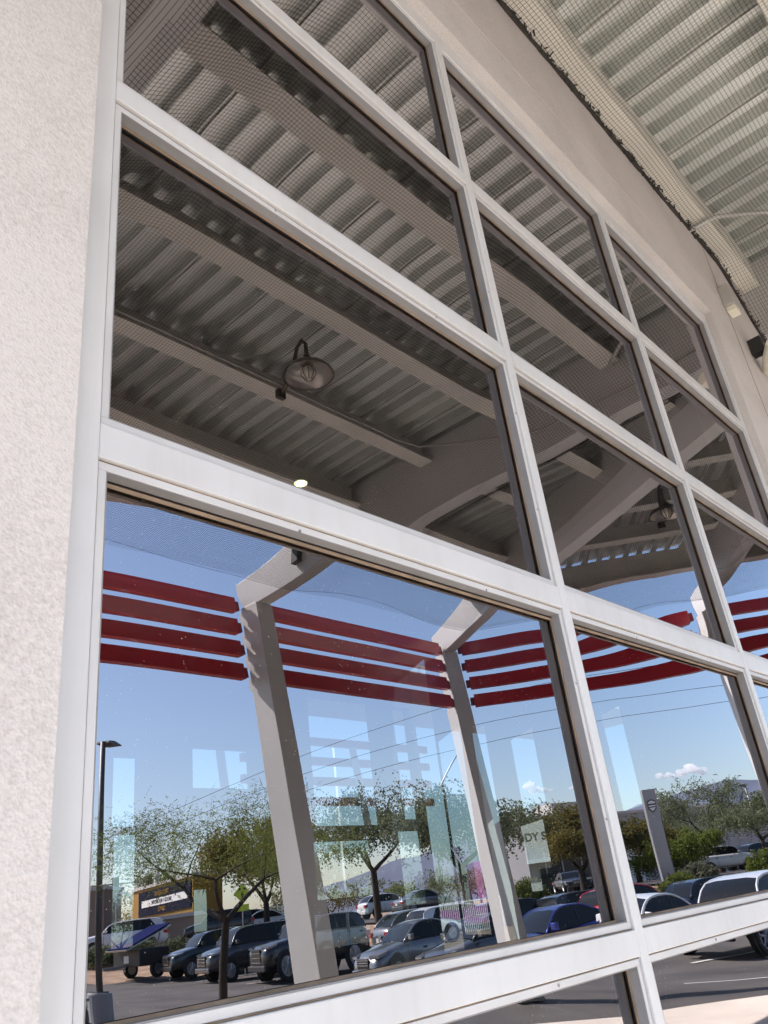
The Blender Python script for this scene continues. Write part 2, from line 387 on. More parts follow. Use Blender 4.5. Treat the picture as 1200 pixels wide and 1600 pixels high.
# round lit disc on the interior ceiling, seen through the glass
p = at_z(470, 756, 5.43)
dl = thing('ceiling_light', 'small round yellow lit disc seen through the glass above the widest transom', 'light', (p.x, p.y, 5.45))
MB().lathe([(.06, -.02), (.06, 0)], (p.x, p.y, 5.447), 24).build('diffuser', M['lit'], dl)
MB().lathe([(.072, -.012), (.072, 0)], (p.x, p.y, 5.4495), 24).build('ring', M['white'], dl)

# ------------------------------------------------------------------ the window
win = thing('storefront_window', 'tall white aluminium window grid with reflective glass set in the stucco wall', 'window', (3, 0, .3))
cols = [(.643, 2.182), (2.262, 3.738), (3.822, 5.312)]
rows = [(.40, 1.345), (1.447, 2.302), (2.420, 3.268), (3.370, 4.172), (4.275, 5.112)]
FYF = -.046
def fr(name, x0, x1, z0, z1, dy=0):
    b = MB(); b.box(x0, x1, FYF + dy, .055, z0, z1); b.build(name, M['frame'], win, bevel=.0025)
fr('jamb', OX0 - .0, .623, OZ0, OZ1); fr('jamb', 5.332, OX1, OZ0, OZ1)
for a, b_ in ((2.200, 2.244), (3.756, 3.804)): fr('mullion', a, b_, OZ0 + .08, 5.130)
for i, (a, b_) in enumerate(((.623, 2.200), (2.244, 3.756), (3.804, 5.332))):
    for z0, z1 in ((OZ0 + .08, .38), (1.365, 1.427), (2.328, 2.400), (3.290, 3.350), (4.195, 4.255)): fr('transom', a, b_, z0, z1)
fr('head', .623, 5.332, 5.130, OZ1, .001); fr('sill', .623, 5.332, OZ0, OZ0 + .08, -.001)
def ring(b, x0, x1, z0, z1, wd, ya, yb):
    b.box(x0, x1, ya, yb, z1 - wd, z1); b.box(x0, x1, ya, yb, z0, z0 + wd)
    b.box(x0, x0 + wd, ya, yb, z0 + wd, z1 - wd); b.box(x1 - wd, x1, ya, yb, z0 + wd, z1 - wd)
_tr = random.Random(4); TILT = [(_tr.uniform(-.0011, .0011), _tr.uniform(-.0007, .0007)) for _ in range(15)]
k = 0
for ci, (x0, x1) in enumerate(cols):
    for ri, (z0, z1) in enumerate(rows):
        X0, X1 = x0 - .018, x1 + .018; Z0, Z1 = z0 - .018, z1 + .018
        if ri == 1: Z1 = 2.3265
        b = MB(); ring(b, X0 - .0015, X1 + .0015, Z0 - .0015, Z1 + .0015, .003, -.0355, -.031); b.build('sealant_line', M['grime'], win)
        b = MB(); ring(b, X0 + .002, X1 - .002, Z0 + .002, Z1 - .002, .016, -.038, -.0105)
        st = b.build('glazing_stop', M['stop'], win, bevel=.0015)
        b = MB(); ring(b, x0 + .0005, x1 - .0005, z0 + .0005, z1 - .0005 + (.0 if ri != 1 else .0), .007, -.0103, -.0062); b.build('inner_bead', M['grime'], win)
        b = MB(); ring(b, X0 + .006, X1 - .006, Z0 + .006, Z1 - .006, .015, -.0060, .03); b.build('gasket', M['gasket'], win)
        b = MB(); ring(b, x0 + .0002, x1 - .0002, z0 + .0002, z1 - .0002 if ri != 1 else Z1 - .018, .0022, -.0368, -.0105); b.build('stop_return_shade', M['return'], win)  # added thin liner, its dark grey imitates shade on the stop's inner side
        # pane: slightly pillowed and wavy, like sealed tempered glass
        nu, nv = 64, 44; g = MB(); sx, sz = random.uniform(0, 50), random.uniform(0, 50)
        W_, H_ = X1 - X0 - .012, Z1 - Z0 - .012
        for j in range(nv + 1):
            for i in range(nu + 1):
                # denser sampling to the edges
                u = .5 - .5 * math.cos(math.pi * i / nu); v = .5 - .5 * math.cos(math.pi * j / nv)
                px_, pz_ = X0 + .006 + W_ * u, Z0 + .006 + H_ * v
                e = lambda t: (1 - math.exp(-min(t, 1 - t) / .07)); tu, tv = TILT[(ci * 5 + ri) % 15]
                y = .0010 * e(u) * e(v) + tu * (u - .5) + tv * (v - .5) + .00009 * noise.noise(Vector((px_ * 3.2 + sx, pz_ * 3.2 + sz, k))) + .000012 * math.sin(pz_ * 26 + px_ * 4 + sx)
                g.v.append(Vector((px_, y, pz_)))
        for j in range(nv):
            for i in range(nu):
                a = j * (nu + 1) + i; g.f.append((a, a + 1, a + 2 + nu, a + 1 + nu))
        g.build('glass_pane', M['glazing'], win, smooth=True, norm=False); k += 1
        # screws on the stops
b = MB()
for ci, (x0, x1) in enumerate(cols):
    for ri, (z0, z1) in enumerate(rows):
        for t in (.3, .75):
            b.lathe([(.0035, -.0022), (.0042, 0)], (x0 + (x1 - x0) * t, -.038, z1 + .008), 8, 'y'); b.lathe([(.0035, -.0022), (.0042, 0)], (x1 + .008, -.038, z0 + (z1 - z0) * t), 8, 'y')
b.build('screw_heads', M['chrome'], win)

# ------------------------------------------------------------------ canopy
G2o = Vector((7.87, 0)); G2d = Vector((.4617, .8870))
def mir(x, y):                      # reflection of a plan point across the line of the corner girder
    v = Vector((x, y)) - G2o; a = v.dot(G2d); return G2o + G2d * (2 * a) - v
def TA(p): return V(p.x, p.y, p.z)
def TB(p): q = mir(p.x, p.y); return V(q.x, q.y, p.z)
canopy = thing('entrance_canopy', 'steel canopy with galvanised ribbed deck, purlins and girders over the window', 'canopy', V(4, 3.2, 6.3))
PY = [(.045, .245, 6.30), (1.21, 1.42, 6.32), (2.55, 2.74, 6.32), (3.74, 3.93, 6.32), (4.93, 5.13, 6.32), (6.28, 6.50, 6.15)]
def xg2(y): return 7.87 + .5206 * y
for side_, T in (('A', TA), ('B', TB)):
    segs = ((-5.5, 1.38), (1.62, 6.98), (7.22, None)) if side_ == 'A' else ((1.62, 6.98), (7.22, None))
    for (y0, y1, zb) in PY:
        for (xa, xb) in segs:
            b = MB()
            if xb is None:
                if y0 < .5: continue
                poly = [(xa, y0), (xg2(y0) - .13, y0), (xg2(y1) - .13, y1), (xa, y1)]
                for lo, hi, gr in ((zb, zb + .018, 0), (zb + .018, 6.597, .07)):
                    pl = poly if gr == 0 else [(xa, y1 - .05), (xg2(y1) - .16, y1 - .05), (xg2(y1) - .13, y1 - .001), (xa, y1 - .001)]
                    b.prism(pl, lo, hi, lambda u, v, t: T(Vector((u, v, t))))
            else:
                b.box(xa, xb, y0, y1, zb, zb + .018, T); b.box(xa, xb, y1 - .05, y1 - .001, zb + .018, 6.597, T)
            b.build('edge_beam' if y0 > 6 else 'purlin', M['purlin'], canopy)
    # ribbed deck
    prof = [(0, .0), (.098, .0), (.110, .105), (.222, .105), (.235, 0)]
    P = .235
    x = -5.4 if side_ == 'A' else 2.0; dk = MB(); lap = 0; lm = MB()
    xi = 1.38 + P * 0
    while x < 11.0:
        for (u0, z0), (u1, z1) in zip(prof[:-1], prof[1:]):
            a, b_ = x + u0, x + u1
            def ys_(xx): return max(.0, (xx - 7.87) / .5206) if xx > 7.87 else 0.
            ya, yb = ys_(a), ys_(b_)
            if ya > 6.7 or yb > 6.7: continue
            N = 10
            for k2 in range(N):
                fa, fb = k2 / N, (k2 + 1) / N
                dk.add([T(Vector(q)) for q in ((a, ya + (6.62 - ya) * fa, 6.6 + z0), (b_, yb + (6.62 - yb) * fa, 6.6 + z1), (b_, yb + (6.62 - yb) * fb, 6.6 + z1), (a, ya + (6.62 - ya) * fb, 6.6 + z0))], [(0, 1, 2, 3)])
        if lap % 3 == 0:
            y0_ = (x - 7.87) / .5206 if x > 7.87 else 0
            if y0_ < 6.3: lm.box(x + .02, x + .026, y0_ + .02, 6.6, 6.584, 6.5995, T)
        lap += 1; x += P
    dk.build('roof_deck', M['galv'], canopy, norm=False)
    lm.build('deck_seam', M['steel'], canopy)
# roof sheet over the deck (keeps the sun off)
b = MB(); b.prism([(-5.5, -.3), (7.87, -.3), (xg2(6.6), 6.6), (-5.5, 6.6)], 6.72, 6.80, lambda u, v, t: V(u, v, t))
q = [mir(7.87, -.3), mir(0.5, -.3), mir(0.5, 6.6), mir(xg2(6.6), 6.6)]
b.prism([(v.x, v.y) for v in q], 6.722, 6.802, lambda u, v, t: V(u, v, t)); b.build('roof_sheet', M['steel_pale'], canopy)

def girder(o, d, tip, fas, label=None, wd=.22):
    """plan origin o, direction d, tip distance, fascia distance"""
    o = Vector(o); d = Vector(d).normalized(); n = Vector((-d.y, d.x))
    fn = lambda u, v, t: V(o.x + d.x * u + n.x * t, o.y + d.y * u + n.y * t, v)
    prof = [(.02, 6.59), (fas - .08, 6.59), (fas - .05, 6.15), (tip, 6.03), (tip - .03, 5.86), (tip - .16, 5.62), (tip - .5, 5.62), (tip - 1.5, 5.68), (.02, 5.80)]
    b = MB(); b.prism(prof, -wd / 2, wd / 2, fn); b.build('girder', M['steel_pale'], canopy, bevel=.006)
    b = MB(); b.prism([(tip - .15, 5.617), (tip - .48, 5.617), (tip - 1.44, .0), (tip - .98, .0)], -wd / 2 - .035, wd / 2 + .035, fn)
    b.build('column', M['steel_pale'], canopy, bevel=.006)
    b = MB()
    for k2 in range(4):             # stepped louvre brackets on the outer edge
        zt = 5.62 - .33 * k2; u = tip - .15 - .148 * (5.62 - zt)
        b.prism([(u - .02, zt), (u + .10, zt - .06), (u + .06, zt - .22), (u - .08, zt - .30)], -wd / 2 + .01, wd / 2 - .01, fn)
    b.build('louvre_bracket', M['steel_pale'], canopy)
    b = MB(); b.box(-.25, .25, -.2, .2, .0, .03, lambda p_: V(o.x + d.x * (tip - 1.2 + p_.x) + n.x * p_.y, o.y + d.y * (tip - 1.2 + p_.x) + n.y * p_.y, p_.z)); b.build('base_plate', M['steel'], canopy)
girder((1.5, 0), (0, 1), 7.6, 6.5); girder((7.1, 0), (0, 1), 7.6, 6.5)
girder((7.87, .05), G2d, 8.74, 7.36)
for gx in (7.1, 1.5):
    a, b_ = mir(gx, 0), mir(gx, 7.6); girder(a, b_ - a, 7.6, 6.5)
# red louvres
for side_, T in (('A', TA), ('B', TB)):
    segs = ((-4, 1.33), (1.68, 6.92), (7.3, 'c')) if side_ == 'A' else ((1.68, 6.92), (7.3, 'c'))
    for k2 in range(4):
        zc = 5.66 - .335 * k2; yc = 7.52 - .05 * k2
        for xa, xb in segs:
            xe = xb if xb != 'c' else xg2(yc) - .22
            b = MB(); prof = [(yc - .09, zc - .105), (yc - .04, zc + .12), (yc + .06, zc + .12), (yc + .02, zc - .105)]
            b.prism(prof, xa + .05, xe - .05, lambda u, v, t: T(Vector((t, u, v)))); b.build('louvre', M['red'], canopy)
            for x0, x1 in ((xa - .02, xa + .06), (xe - .06, xe + .02)):
                b = MB(); b.prism([(yc - .06, zc - .07), (yc - .03, zc + .07), (yc + .03, zc + .07), (yc, zc - .07)], x0, x1, lambda u, v, t: T(Vector((t, u, v))))
                b.build('louvre_spigot', M['red_dark'], canopy)
# conduit pipes along purlins
def conduit(pts, r=.012, nm='conduit', mt='steel'): return MB().tube([V(*p_) for p_ in pts], r, 6).build(nm, M[mt], canopy, smooth=True)
conduit([(1.7, 3.71, 6.36), (3.6, 3.71, 6.35), (6.3, 3.70, 6.35), (6.6, 3.62, 6.33), (6.8, 3.3, 6.28), (6.96, 2.9, 6.2), (6.97, 2.2, 5.98), (6.97, 1.0, 5.96), (6.97, .3, 6.0)])
conduit([(5.7, .02, 6.25), (5.75, .3, 6.27), (6.05, .6, 6.29), (6.6, .95, 6.3), (6.95, 1.3, 6.3)], .02, mt='steel_pale')
bx_ = MB(); bx_.box(6.90, 6.985, 6.2, 6.32, 5.82, 5.98, lambda p_: V(p_.x, p_.y, p_.z)); bx_.build('control_box', M['plastic'], canopy, bevel=.008)
for g_x, g_y in ((6.985, 5.8), (6.985, 5.95)):
    pass
# bird netting
def net(T, xa, xb, nm, gd):
    b = MB(); S = .0265; r = .0014
    def zz(x, y):
        e = max(0, 1 - min(abs(x - g) for g in gd) / .9); e = e * e * (3 - 2 * e)
        z0 = 6.245 - .50 * e; z1 = 5.70 - .05 * e
        t = min(1, max(0, (y - .05) / 6.4)); k_ = t ** (1.6)
        return z0 + (z1 - z0) * k_ + .01 * math.sin(x * 2.3 + y)
    def line(pts):
        for a, c in zip(pts[:-1], pts[1:]):
            d = (c - a); 
            if d.length < 1e-5: continue
            d.normalize(); h = d.cross(Vector((0, 0, 1))).normalized() * r; v_ = Vector((0, 0, r))
            o = len(b.v); b.v += [a + h, a + v_, a - h, c + h, c + v_, c - h]; b.f += [(o, o + 1, o + 4, o + 3), (o + 1, o + 2, o + 5, o + 4), (o + 2, o, o + 3, o + 5)]
    yend = lambda x: 6.58 + .12 * math.sin(x * 1.3)
    ys0 = lambda x: .10 if x < 7.7 else (x - 7.87) / .5206 + .02
    x = xa
    while x < xb:
        y0, y1 = ys0(x), yend(x)
        if y1 > y0: line([T(Vector((x + .012 * math.sin(i), y0 + (y1 - y0) * i / 14, zz(x, y0 + (y1 - y0) * i / 14)))) for i in range(15)])
        x += S
    y = .10
    while y < 6.64:
        x1 = min(xb, xg2(y)); N = max(2, int((x1 - xa) / .4))
        line([T(Vector((xa + (x1 - xa) * i / N, y + .012 * math.sin(i * 1.7), zz(xa + (x1 - xa) * i / N, y)))) for i in range(N + 1)])
        y += S
    b.build(nm, M['net'], netroot, norm=False)
    e = MB(); N = 70
    e.tube([T(Vector((xa + (min(xb, 7.1) - xa) * i / N, .095 + .012 * random.random(), zz(xa + (min(xb, 7.1) - xa) * i / N, .1) + .01 * random.random()))) for i in range(N + 1)], [.010 + .016 * random.random() for _ in range(N + 1)], 6)
    for i in range(520):            # gathered knots of net along the wall
        xx = random.uniform(xa, min(xb, 7.1)); c = Vector((xx, .10 + .03 * random.random(), zz(xx, .1) + .02 * random.uniform(-1, 1)))
        e.tube([T(c), T(c + Vector((random.uniform(-.03, .03), random.uniform(-.02, .02), random.uniform(-.03, .03))))], .0055, 4)
    e.build('edge_rope', M['netedge'], netroot)
    e = MB(); N = 40; xe = min(xb, xg2(6.75)); e.tube([T(Vector((xa + (xe - xa) * i / N, yend(xa + (xe - xa) * i / N), zz(xa + (xe - xa) * i / N, 6.75)))) for i in range(N + 1)], .002, 4); e.build('edge_cable', M['net'], netroot)
netroot = thing('bird_netting', 'fine black bird netting stretched under the canopy purlins', 'netting', V(4, 3.2, 6.0))
net(TA, 1.2, 11.2, 'net_mesh', (1.5, 7.1)); net(TB, 3.4, 11.2, 'net_mesh', (1.5, 7.1))
# small hardware on the wall near the corner
def at_wall(px, py, y=-.095): return at_y(px, py, y)
p = at_wall(1132, 472)
jb = thing('junction_box', 'small grey metal box on the wall just under the netting edge', 'box', (p.x, -.095, p.z))
MB().box(p.x - .09, p.x + .09, -.175, -.096, p.z - .10, p.z + .10).build('housing', M['steel'], jb, bevel=.004)
MB().box(p.x - .07, p.x + .05, -.17, -.1, p.z - .15, p.z - .102).build('sensor_lens', M['bulb'], jb, bevel=.004)
p = at_wall(1206, 560, -.22)
fl = thing('floodlight', 'cream cylindrical floodlight on a black bracket at the building corner', 'light', (p.x, -.2, p.z))
MB().tube([(p.x - .12, -.30, p.z + .05), (p.x + .02, -.22, p.z + .02), (p.x + .16, -.16, p.z)], [.065, .07, .07], 16).build('lamp_head', M['bulb'], fl, smooth=False, bevel=.01)
MB().box(p.x - .02, p.x + .07, -.20, -.096, p.z + .10, p.z + .24).build('bracket', M['plastic'], fl)

def barn_light(T, x, y, z, label, K=.74):
    o = T(Vector((x, y, z))); L = thing('gooseneck_light', label, 'light', o, 'barn lights hung under the canopy')
    C = lambda a, b_, c: T(Vector((x + a * K, y + b_ * K, z + c * K)))
    MB().tube([C(0, .42, -.10), C(0, .25, .0), C(0, .12, .22), C(0, .04, .42), C(0, -.06, .47), C(0, -.12, .38), C(0, -.12, .18)], .02, 8).build('gooseneck_arm', M['bronze'], L, smooth=True)
    c = C(0, -.12, 0)
    s = MB(); s.lathe([(r_ * K, h_ * K) for r_, h_ in [(.04, .20), (.05, .14), (.09, .08), (.10, .03), (.27, -.03), (.32, -.10), (.325, -.115)]], c, 28)
    s.f = s.f[:-1]; s.build('lamp_shade', M['bronze'], L, smooth=True)
    s = MB(); s.lathe([(r_ * K, h_ * K) for r_, h_ in [(.085, .02), (.255, -.036), (.305, -.10), (.31, -.112)]], c, 28); s.f = s.f[:-1]; s.build('shade_lining', M['lampin'], L, smooth=True)
    MB().lathe([(r_ * K, h_ * K) for r_, h_ in [(.03, .02), (.075, -.03), (.08, -.10), (.05, -.16), (.01, -.17)]], c, 16).build('bulb_jar', M['bulb'], L, smooth=True)
    g = MB()
    for k2 in range(8):
        t = k2 * math.pi / 4; g.tube([c + K * Vector((.09 * math.cos(t), .09 * math.sin(t), .0)), c + K * Vector((.095 * math.cos(t), .095 * math.sin(t), -.11)), c + K * Vector((.03 * math.cos(t), .03 * math.sin(t), -.19))], .005, 4)
    g.build('wire_guard', M['bronze'], L)
    MB().box(-.06, .06, .38, .44, -.16, -.04, lambda q_: C(q_.x, q_.y, q_.z)).build('wall_plate', M['bronze'], L)
barn_light(TA, 4.30, 3.14, 6.06, 'bronze gooseneck barn light hanging from the purlins, reflected in the tall second-row left pane')
q = mir(*[10.33, 2.36]); barn_light(TB, q.x, q.y + .1, 6.05, 'barn light beyond the corner girder, reflected in the middle column of panes')
# spiral duct
dv = thing('spiral_duct', 'dull ribbed metal duct running below the deck, reflected at the left edge of the glass', 'duct', V(4.2, 5.2, 6.45))
pts = [V(1.7 + .08 * i, 5.28, 6.47) for i in range(46)]
MB().tube(pts, [.10 + (.006 if i % 3 == 0 else 0) for i in range(46)], 14).build('duct_body', M['galv'], dv, smooth=False)
# ------------------------------------------------------------------ cars
def car_mats(name, col, metal=.35):
    return mat('paint_' + name, col, .28, metal=metal, coat=1., var=.04, scale=2)
def build_car(kind, paint, root, glass=None):
    S = dict(sedan=(4.8, .92, 1.45, .62, .98), suv=(4.7, .94, 1.68, .70, 1.14), van=(5.0, .97, 1.76, .62, 1.16), truck=(5.0, .98, 1.78, .88, 1.20), hatch=(4.6, .92, 1.58, .66, 1.08))[kind]
    L, Wd, H, zb, zbelt = S; g = M['glass_dark']; c0 = Vector(root.location)
    hood = {'sedan': .27, 'suv': .26, 'van': .20, 'truck': .29, 'hatch': .25}[kind] * L
    deck = {'sedan': .17, 'suv': .03, 'van': .02, 'truck': .03, 'hatch': .05}[kind] * L
    xf, xr = L / 2, -L / 2
    zh = zbelt - (.10 if kind != 'truck' else .06)
    st = [(xf, zh - .32, .72), (xf - .08, zh - .20, .86), (xf - .30, zh - .07, .96), (xf - hood * .7, zh + .01, 1.0), (xf - hood, zbelt, 1.0), (0, zbelt + .01, 1.0), (xr + deck + .3, zbelt + .03, 1.0), (xr + .30, zbelt + (.02 if kind != 'sedan' else .0), .97), (xr + .06, zbelt - .05, .90), (xr, zbelt - .3, .80)]
    b = MB(); n = 0
    for x, zt, wf in st:
        ww = Wd * wf; zl = .30 if abs(x) < L / 2 - .1 else .36
        half = [(ww * .90, zl), (ww * .99, zl + .14), (ww * 1.0, (zl + zt) / 2), (ww * .97, zt - .08), (ww * .88, zt - .01), (ww * .45, zt + .035)]
        sec = half + [(-a, c) for a, c in reversed(half)]; n = len(sec)
        b.v += [c0 + Vector((x, a, c)) for a, c in sec]
    for i in range(len(st) - 1):
        for j in range(n):
            b.f.append((i * n + j, i * n + (j + 1) % n, (i + 1) * n + (j + 1) % n, (i + 1) * n + j))
    b.f += [tuple(range(n)), tuple(range((len(st) - 1) * n, len(st) * n))]
    body = b.build('body', paint, root, smooth=True)
    md = body.modifiers.new('s', 'SUBSURF'); md.levels = 1; md.render_levels = 1
    # greenhouse
    x1 = xf - hood - .02; ws = .78 if kind == 'sedan' else .62 if kind != 'truck' else .5
    x2 = x1 - ws; x4 = xr + deck + .04; rs = .75 if kind == 'sedan' else .30 if kind != 'hatch' else .62; x3 = x4 + rs
    wb, wt = Wd * .90, Wd * .70; zt = H - .02; zb_ = zbelt - .02
    def cr_(p0, p1, p2, p3, t): return .5 * (2 * p1 + (p2 - p0) * t + (2 * p0 - 5 * p1 + 4 * p2 - p3) * t * t + (3 * p1 - p0 - 3 * p2 + p3) * t ** 3)
    xm = (x2 + x3) / 2
    key = [Vector((x1 + .25, 0, zb_ - .12)), Vector((x1, 0, zb_)), Vector((x2 + .10, 0, zt - .07)), Vector((xm, 0, zt + .02)), Vector((x3 - .05, 0, zt - .07)), Vector((x4, 0, zb_ + .02)), Vector((x4 - .1, 0, zb_ - .2))]
    prof_ = []
    for i in range(1, 5):
        for j in range(4): prof_.append(cr_(key[i - 1], key[i], key[i + 1], key[i + 2], j / 4))
    prof_.append(key[5])
    def hw(z): return wb + (wt - wb) * max(0, min(1, (z - zb_) / (zt - zb_)))
    PP = lambda v, k_, dz=0, dx=0: c0 + Vector((v.x + dx, hw(v.z) * k_, v.z + dz))
    def strip_(name, idx, mt_, ks=(1, .6, -.6, -1), crown=.03):
        g_ = MB(); g_.v = [PP(prof_[i], k_, (crown if abs(k_) < 1 else 0), 0) for i in idx for k_ in ks]
        n_ = len(ks); g_.f = [(i * n_ + j, i * n_ + j + 1, (i + 1) * n_ + j + 1, (i + 1) * n_ + j) for i in range(len(idx) - 1) for j in range(n_ - 1)]
        g_.build(name, mt_, root, smooth=True)
    strip_('windshield', [0, 1, 2, 3, 4], g); strip_('roof', [4, 5, 6, 7, 8, 9, 10, 11, 12], paint); strip_('rear_window', [12, 13, 14, 15, 16], g)
    mx_ = (q_x := (x2 + x3) / 2 - .1)
    for s_ in (1, -1):
        gl = MB(); gl.add([PP(v, s_ * .985) for v in prof_], [tuple(range(len(prof_)))]); gl.build('side_window', g, root)
        pl = MB(); pl.tube([PP(v, s_ * .985, -.012) for v in prof_], .03, 5); pl.build('window_frame', paint, root, smooth=True)
        pl = MB(); pl.tube([c0 + Vector((mx_, wb * s_ * .985, zb_)), c0 + Vector((mx_ - .05, wt * s_ * .985, zt - .02))], .028, 5); pl.build('door_pillar', M['plastic'], root)
        if kind in ('suv', 'van', 'truck'):
            lo = [v for v in prof_[11:]]; xq = prof_[11].x + .12
            gl = MB(); gl.add([PP(v, s_ * 1.0) for v in lo] + [c0 + Vector((lo[-1].x + .35, wb * s_, zb_ + .02)), c0 + Vector((lo[0].x + .3, hw(lo[0].z) * s_, lo[0].z))], [tuple(range(len(lo) + 2))]); gl.build('rear_pillar', paint, root)
        for xd in (x1 - .1, mx_, x4 + .55):
            dl_ = MB(); dl_.box(xd - .006, xd + .006, s_ * (Wd + .0), s_ * (Wd + .004), .42, zb_ - .1, lambda p_: p_ + c0); dl_.build('door_seam', M['plastic'], root)
        dl_ = MB(); dl_.box(x1 - .95, x1 - .80, s_ * Wd, s_ * (Wd + .03), zb_ - .2, zb_ - .17, lambda p_: p_ + c0); dl_.build('door_handle', M['plastic'], root)
    r = .345 if kind != 'truck' else .41
    for xw in (xf - .88, xr + .95):
        for s_ in (1, -1):
            a = MB(); a.lathe([(r + .055, -.02), (r + .055, .012)], c0 + Vector((xw, s_ * (Wd * 1.0 - .0), r + .01)), 20, 'y'); a.build('wheel_arch', M['plastic'], root)
            t = MB(); t.lathe([(r * .6, -.11), (r * .95, -.11), (r, -.06), (r, .06), (r * .95, .11), (r * .6, .11)], c0 + Vector((xw, s_ * (Wd - .055), r)), 20, 'y'); tt = t.build('tyre', M['tyre'], root)
            t = MB(); cc = c0 + Vector((xw, s_ * (Wd + .052), r)); t.lathe([(r * .16, -.01), (r * .16, .008)], cc, 10, 'y')
            for k_ in range(7):
                an = k_ * 2 * math.pi / 7; d_ = Vector((math.cos(an), 0, math.sin(an))); t.tube([cc, cc + d_ * r * .6], .03, 4)
            t.lathe([(r * .66, -.006), (r * .66, .006), (r * .58, .008), (r * .58, -.006)], cc, 20, 'y'); t.build('rim', M['rim'], root)
    fz = zh - .2
    b = MB(); b.box(xf - .05, xf + .012, -Wd * .42, Wd * .42, .50, fz + .02, lambda p_: p_ + c0); gr = b.build('grille', M['plastic'], root, bevel=.02)
    b = MB()
    for k_ in range(3): b.box(xf + .006, xf + .022, -Wd * .40, Wd * .40, .55 + k_ * (fz - .53) / 3, .565 + k_ * (fz - .53) / 3, lambda p_: p_ + c0)
    b.build('grille_bars', M['chrome'], root)
    for s_ in (1, -1):
        b = MB(); b.prism([(xf - .05, fz + .00), (xf - .03, fz + .06), (xf - .46, fz + .135), (xf - .36, fz + .05)], Wd * .44, Wd * .955, lambda u, v, t: c0 + Vector((u + (.0 if t < Wd * .5 else -.10), s_ * t, v))); b.build('headlight', M['headlamp'], root)
        b = MB(); b.box(xr - .012, xr + .25, s_ * Wd * .62, s_ * Wd * .93, zbelt - .30, zbelt - .13, lambda p_: p_ + c0); b.build('tail_light', M['tail'], root, bevel=.02)
        b = MB(); b.box(x1 - .30, x1 - .14, s_ * Wd * .98, s_ * (Wd * .98 + .20), zbelt + .0, zbelt + .15, lambda p_: p_ + c0); b.build('wing_mirror', paint, root, bevel=.02)
    b = MB(); b.box(xf - .12, xf + .03, -Wd * .80, Wd * .80, .30, .47, lambda p_: p_ + c0); b.build('bumper', M['plastic'] if kind in ('suv', 'truck') else paint, root, bevel=.03); b = MB(); b.box(xr - .03, xr + .12, -Wd * .85, Wd * .85, .34, .56, lambda p_: p_ + c0); b.build('bumper', M['plastic'] if kind in ('suv', 'truck') else paint, root, bevel=.03)
    b = MB(); b.box(xr - .036, xr - .031, -.16, .16, .62, .76, lambda p_: p_ + c0); b.build('licence_plate', M['plate'], root)
PAINT = {k_: car_mats(k_, *v_) for k_, v_ in dict(teal=((.012, .025, .03), .4), grey=((.05, .05, .055), .5), black=((.012, .012, .014), .3), silver=((.22, .22, .225), .7), bronze=((.13, .125, .12), .7),
     blue=((.008, .02, .22), .4), red=((.50, .010, .016), .1), navy=((.012, .016, .03), .4), white=((.72, .72, .72), 0.), dark=((.03, .03, .035), .4)).items()}
protos = {}
def car(kind, col, x, y, head, label, cat='car', z=None, group='cars in the parking lot'):
    """x, y: virtual plan position of the car's centre; head: virtual heading vector"""
    h = Vector(head).normalized(); ang = math.atan2(-h.y, h.x)
    key = (kind, col)
    loc = V(x, y, gz(x, y) - .008 if z is None else z)
    if key not in protos:
        r = thing('parked_car', label, cat, (0, 0, 0), group); build_car(kind, PAINT[col], r); protos[key] = r
    else:
        src = protos[key]; r = src.copy(); sc.collection.objects.link(r); r['label'] = label; r['category'] = cat; r['group'] = group
        for ch in list(src.children):
            c = ch.copy(); sc.collection.objects.link(c); c.parent = r
    r.location = loc; r.rotation_euler = (0, 0, ang)
    return r
def front_at(kind, col, px, py, D, label, **kw):       # by the pixel of the front bumper's base
    p_ = at_depth(px, py, D); h = kw.pop('head', car_dir); L = 4.7; c = Vector((p_.x, p_.y)) - Vector(h).normalized() * L / 2
    return car(kind, col, c.x, c.y, h, label, **kw)
for kind, col, px, py, D, label in (
    ('suv', 'teal', 262, 1522, 38.5, 'dark teal SUV parked nose-out beside the solar trailer'),
    ('van', 'grey', 322, 1518, 35.5, 'grey van with raked windscreen parked behind the young tree trunk'),
    ('truck', 'black', 405, 1512, 33, 'dark pickup with chrome barred grille left of the nearer leaning column'),
    ('sedan', 'silver', 566, 1516, 28.5, 'silver sedan parked just right of the nearer leaning column'),
    ('sedan', 'bronze', 668, 1506, 25.5, 'grey sedan with pale bonnet parked left of the corner column'),
    ('sedan', 'blue', 778, 1503, 23.5, 'bright blue sedan parked right of the corner column'),
    ('sedan', 'white', 925, 1490, 21.5, 'white sedan with silver windscreen shade parked under the middle mullion')):
    p_ = at_depth(px, py, D); c = Vector((p_.x, p_.y)) + Vector((2.35, -.55)); car(kind, col, c.x, c.y, car_dir, label)
p_ = at_depth(1092, 1500, 17.2); c = Vector((p_.x, p_.y)) + Vector((2.4, -.5)); car('suv', 'white', c.x, c.y, (-.97, .15), 'white SUV with black chin nearest the pavement at the right edge')
away = Vector((.95, -.3))
def rear_at(kind, col, px, D, label, head=away, py=1420, **kw):
    p_ = at_depth(px, py, D); c = Vector((p_.x, p_.y)) + Vector(head).normalized() * 2.3
    return car(kind, col, c.x, c.y, head, label, **kw)
rear_at('suv', 'black', 845, 33, 'black boxy SUV seen from behind, left of the red SUV')
rear_at('suv', 'red', 918, 31, 'red SUV seen from behind beside the mullion')
rear_at('hatch', 'navy', 1052, 34, 'dark navy hatchback with sloping rear window behind the white sedan')
rear_at('hatch', 'black', 1172, 33, 'black hatchback roof showing above the white SUV at the right edge')
rear_at('suv', 'black', 735, 33, 'black SUV seen from behind just left of the corner column')
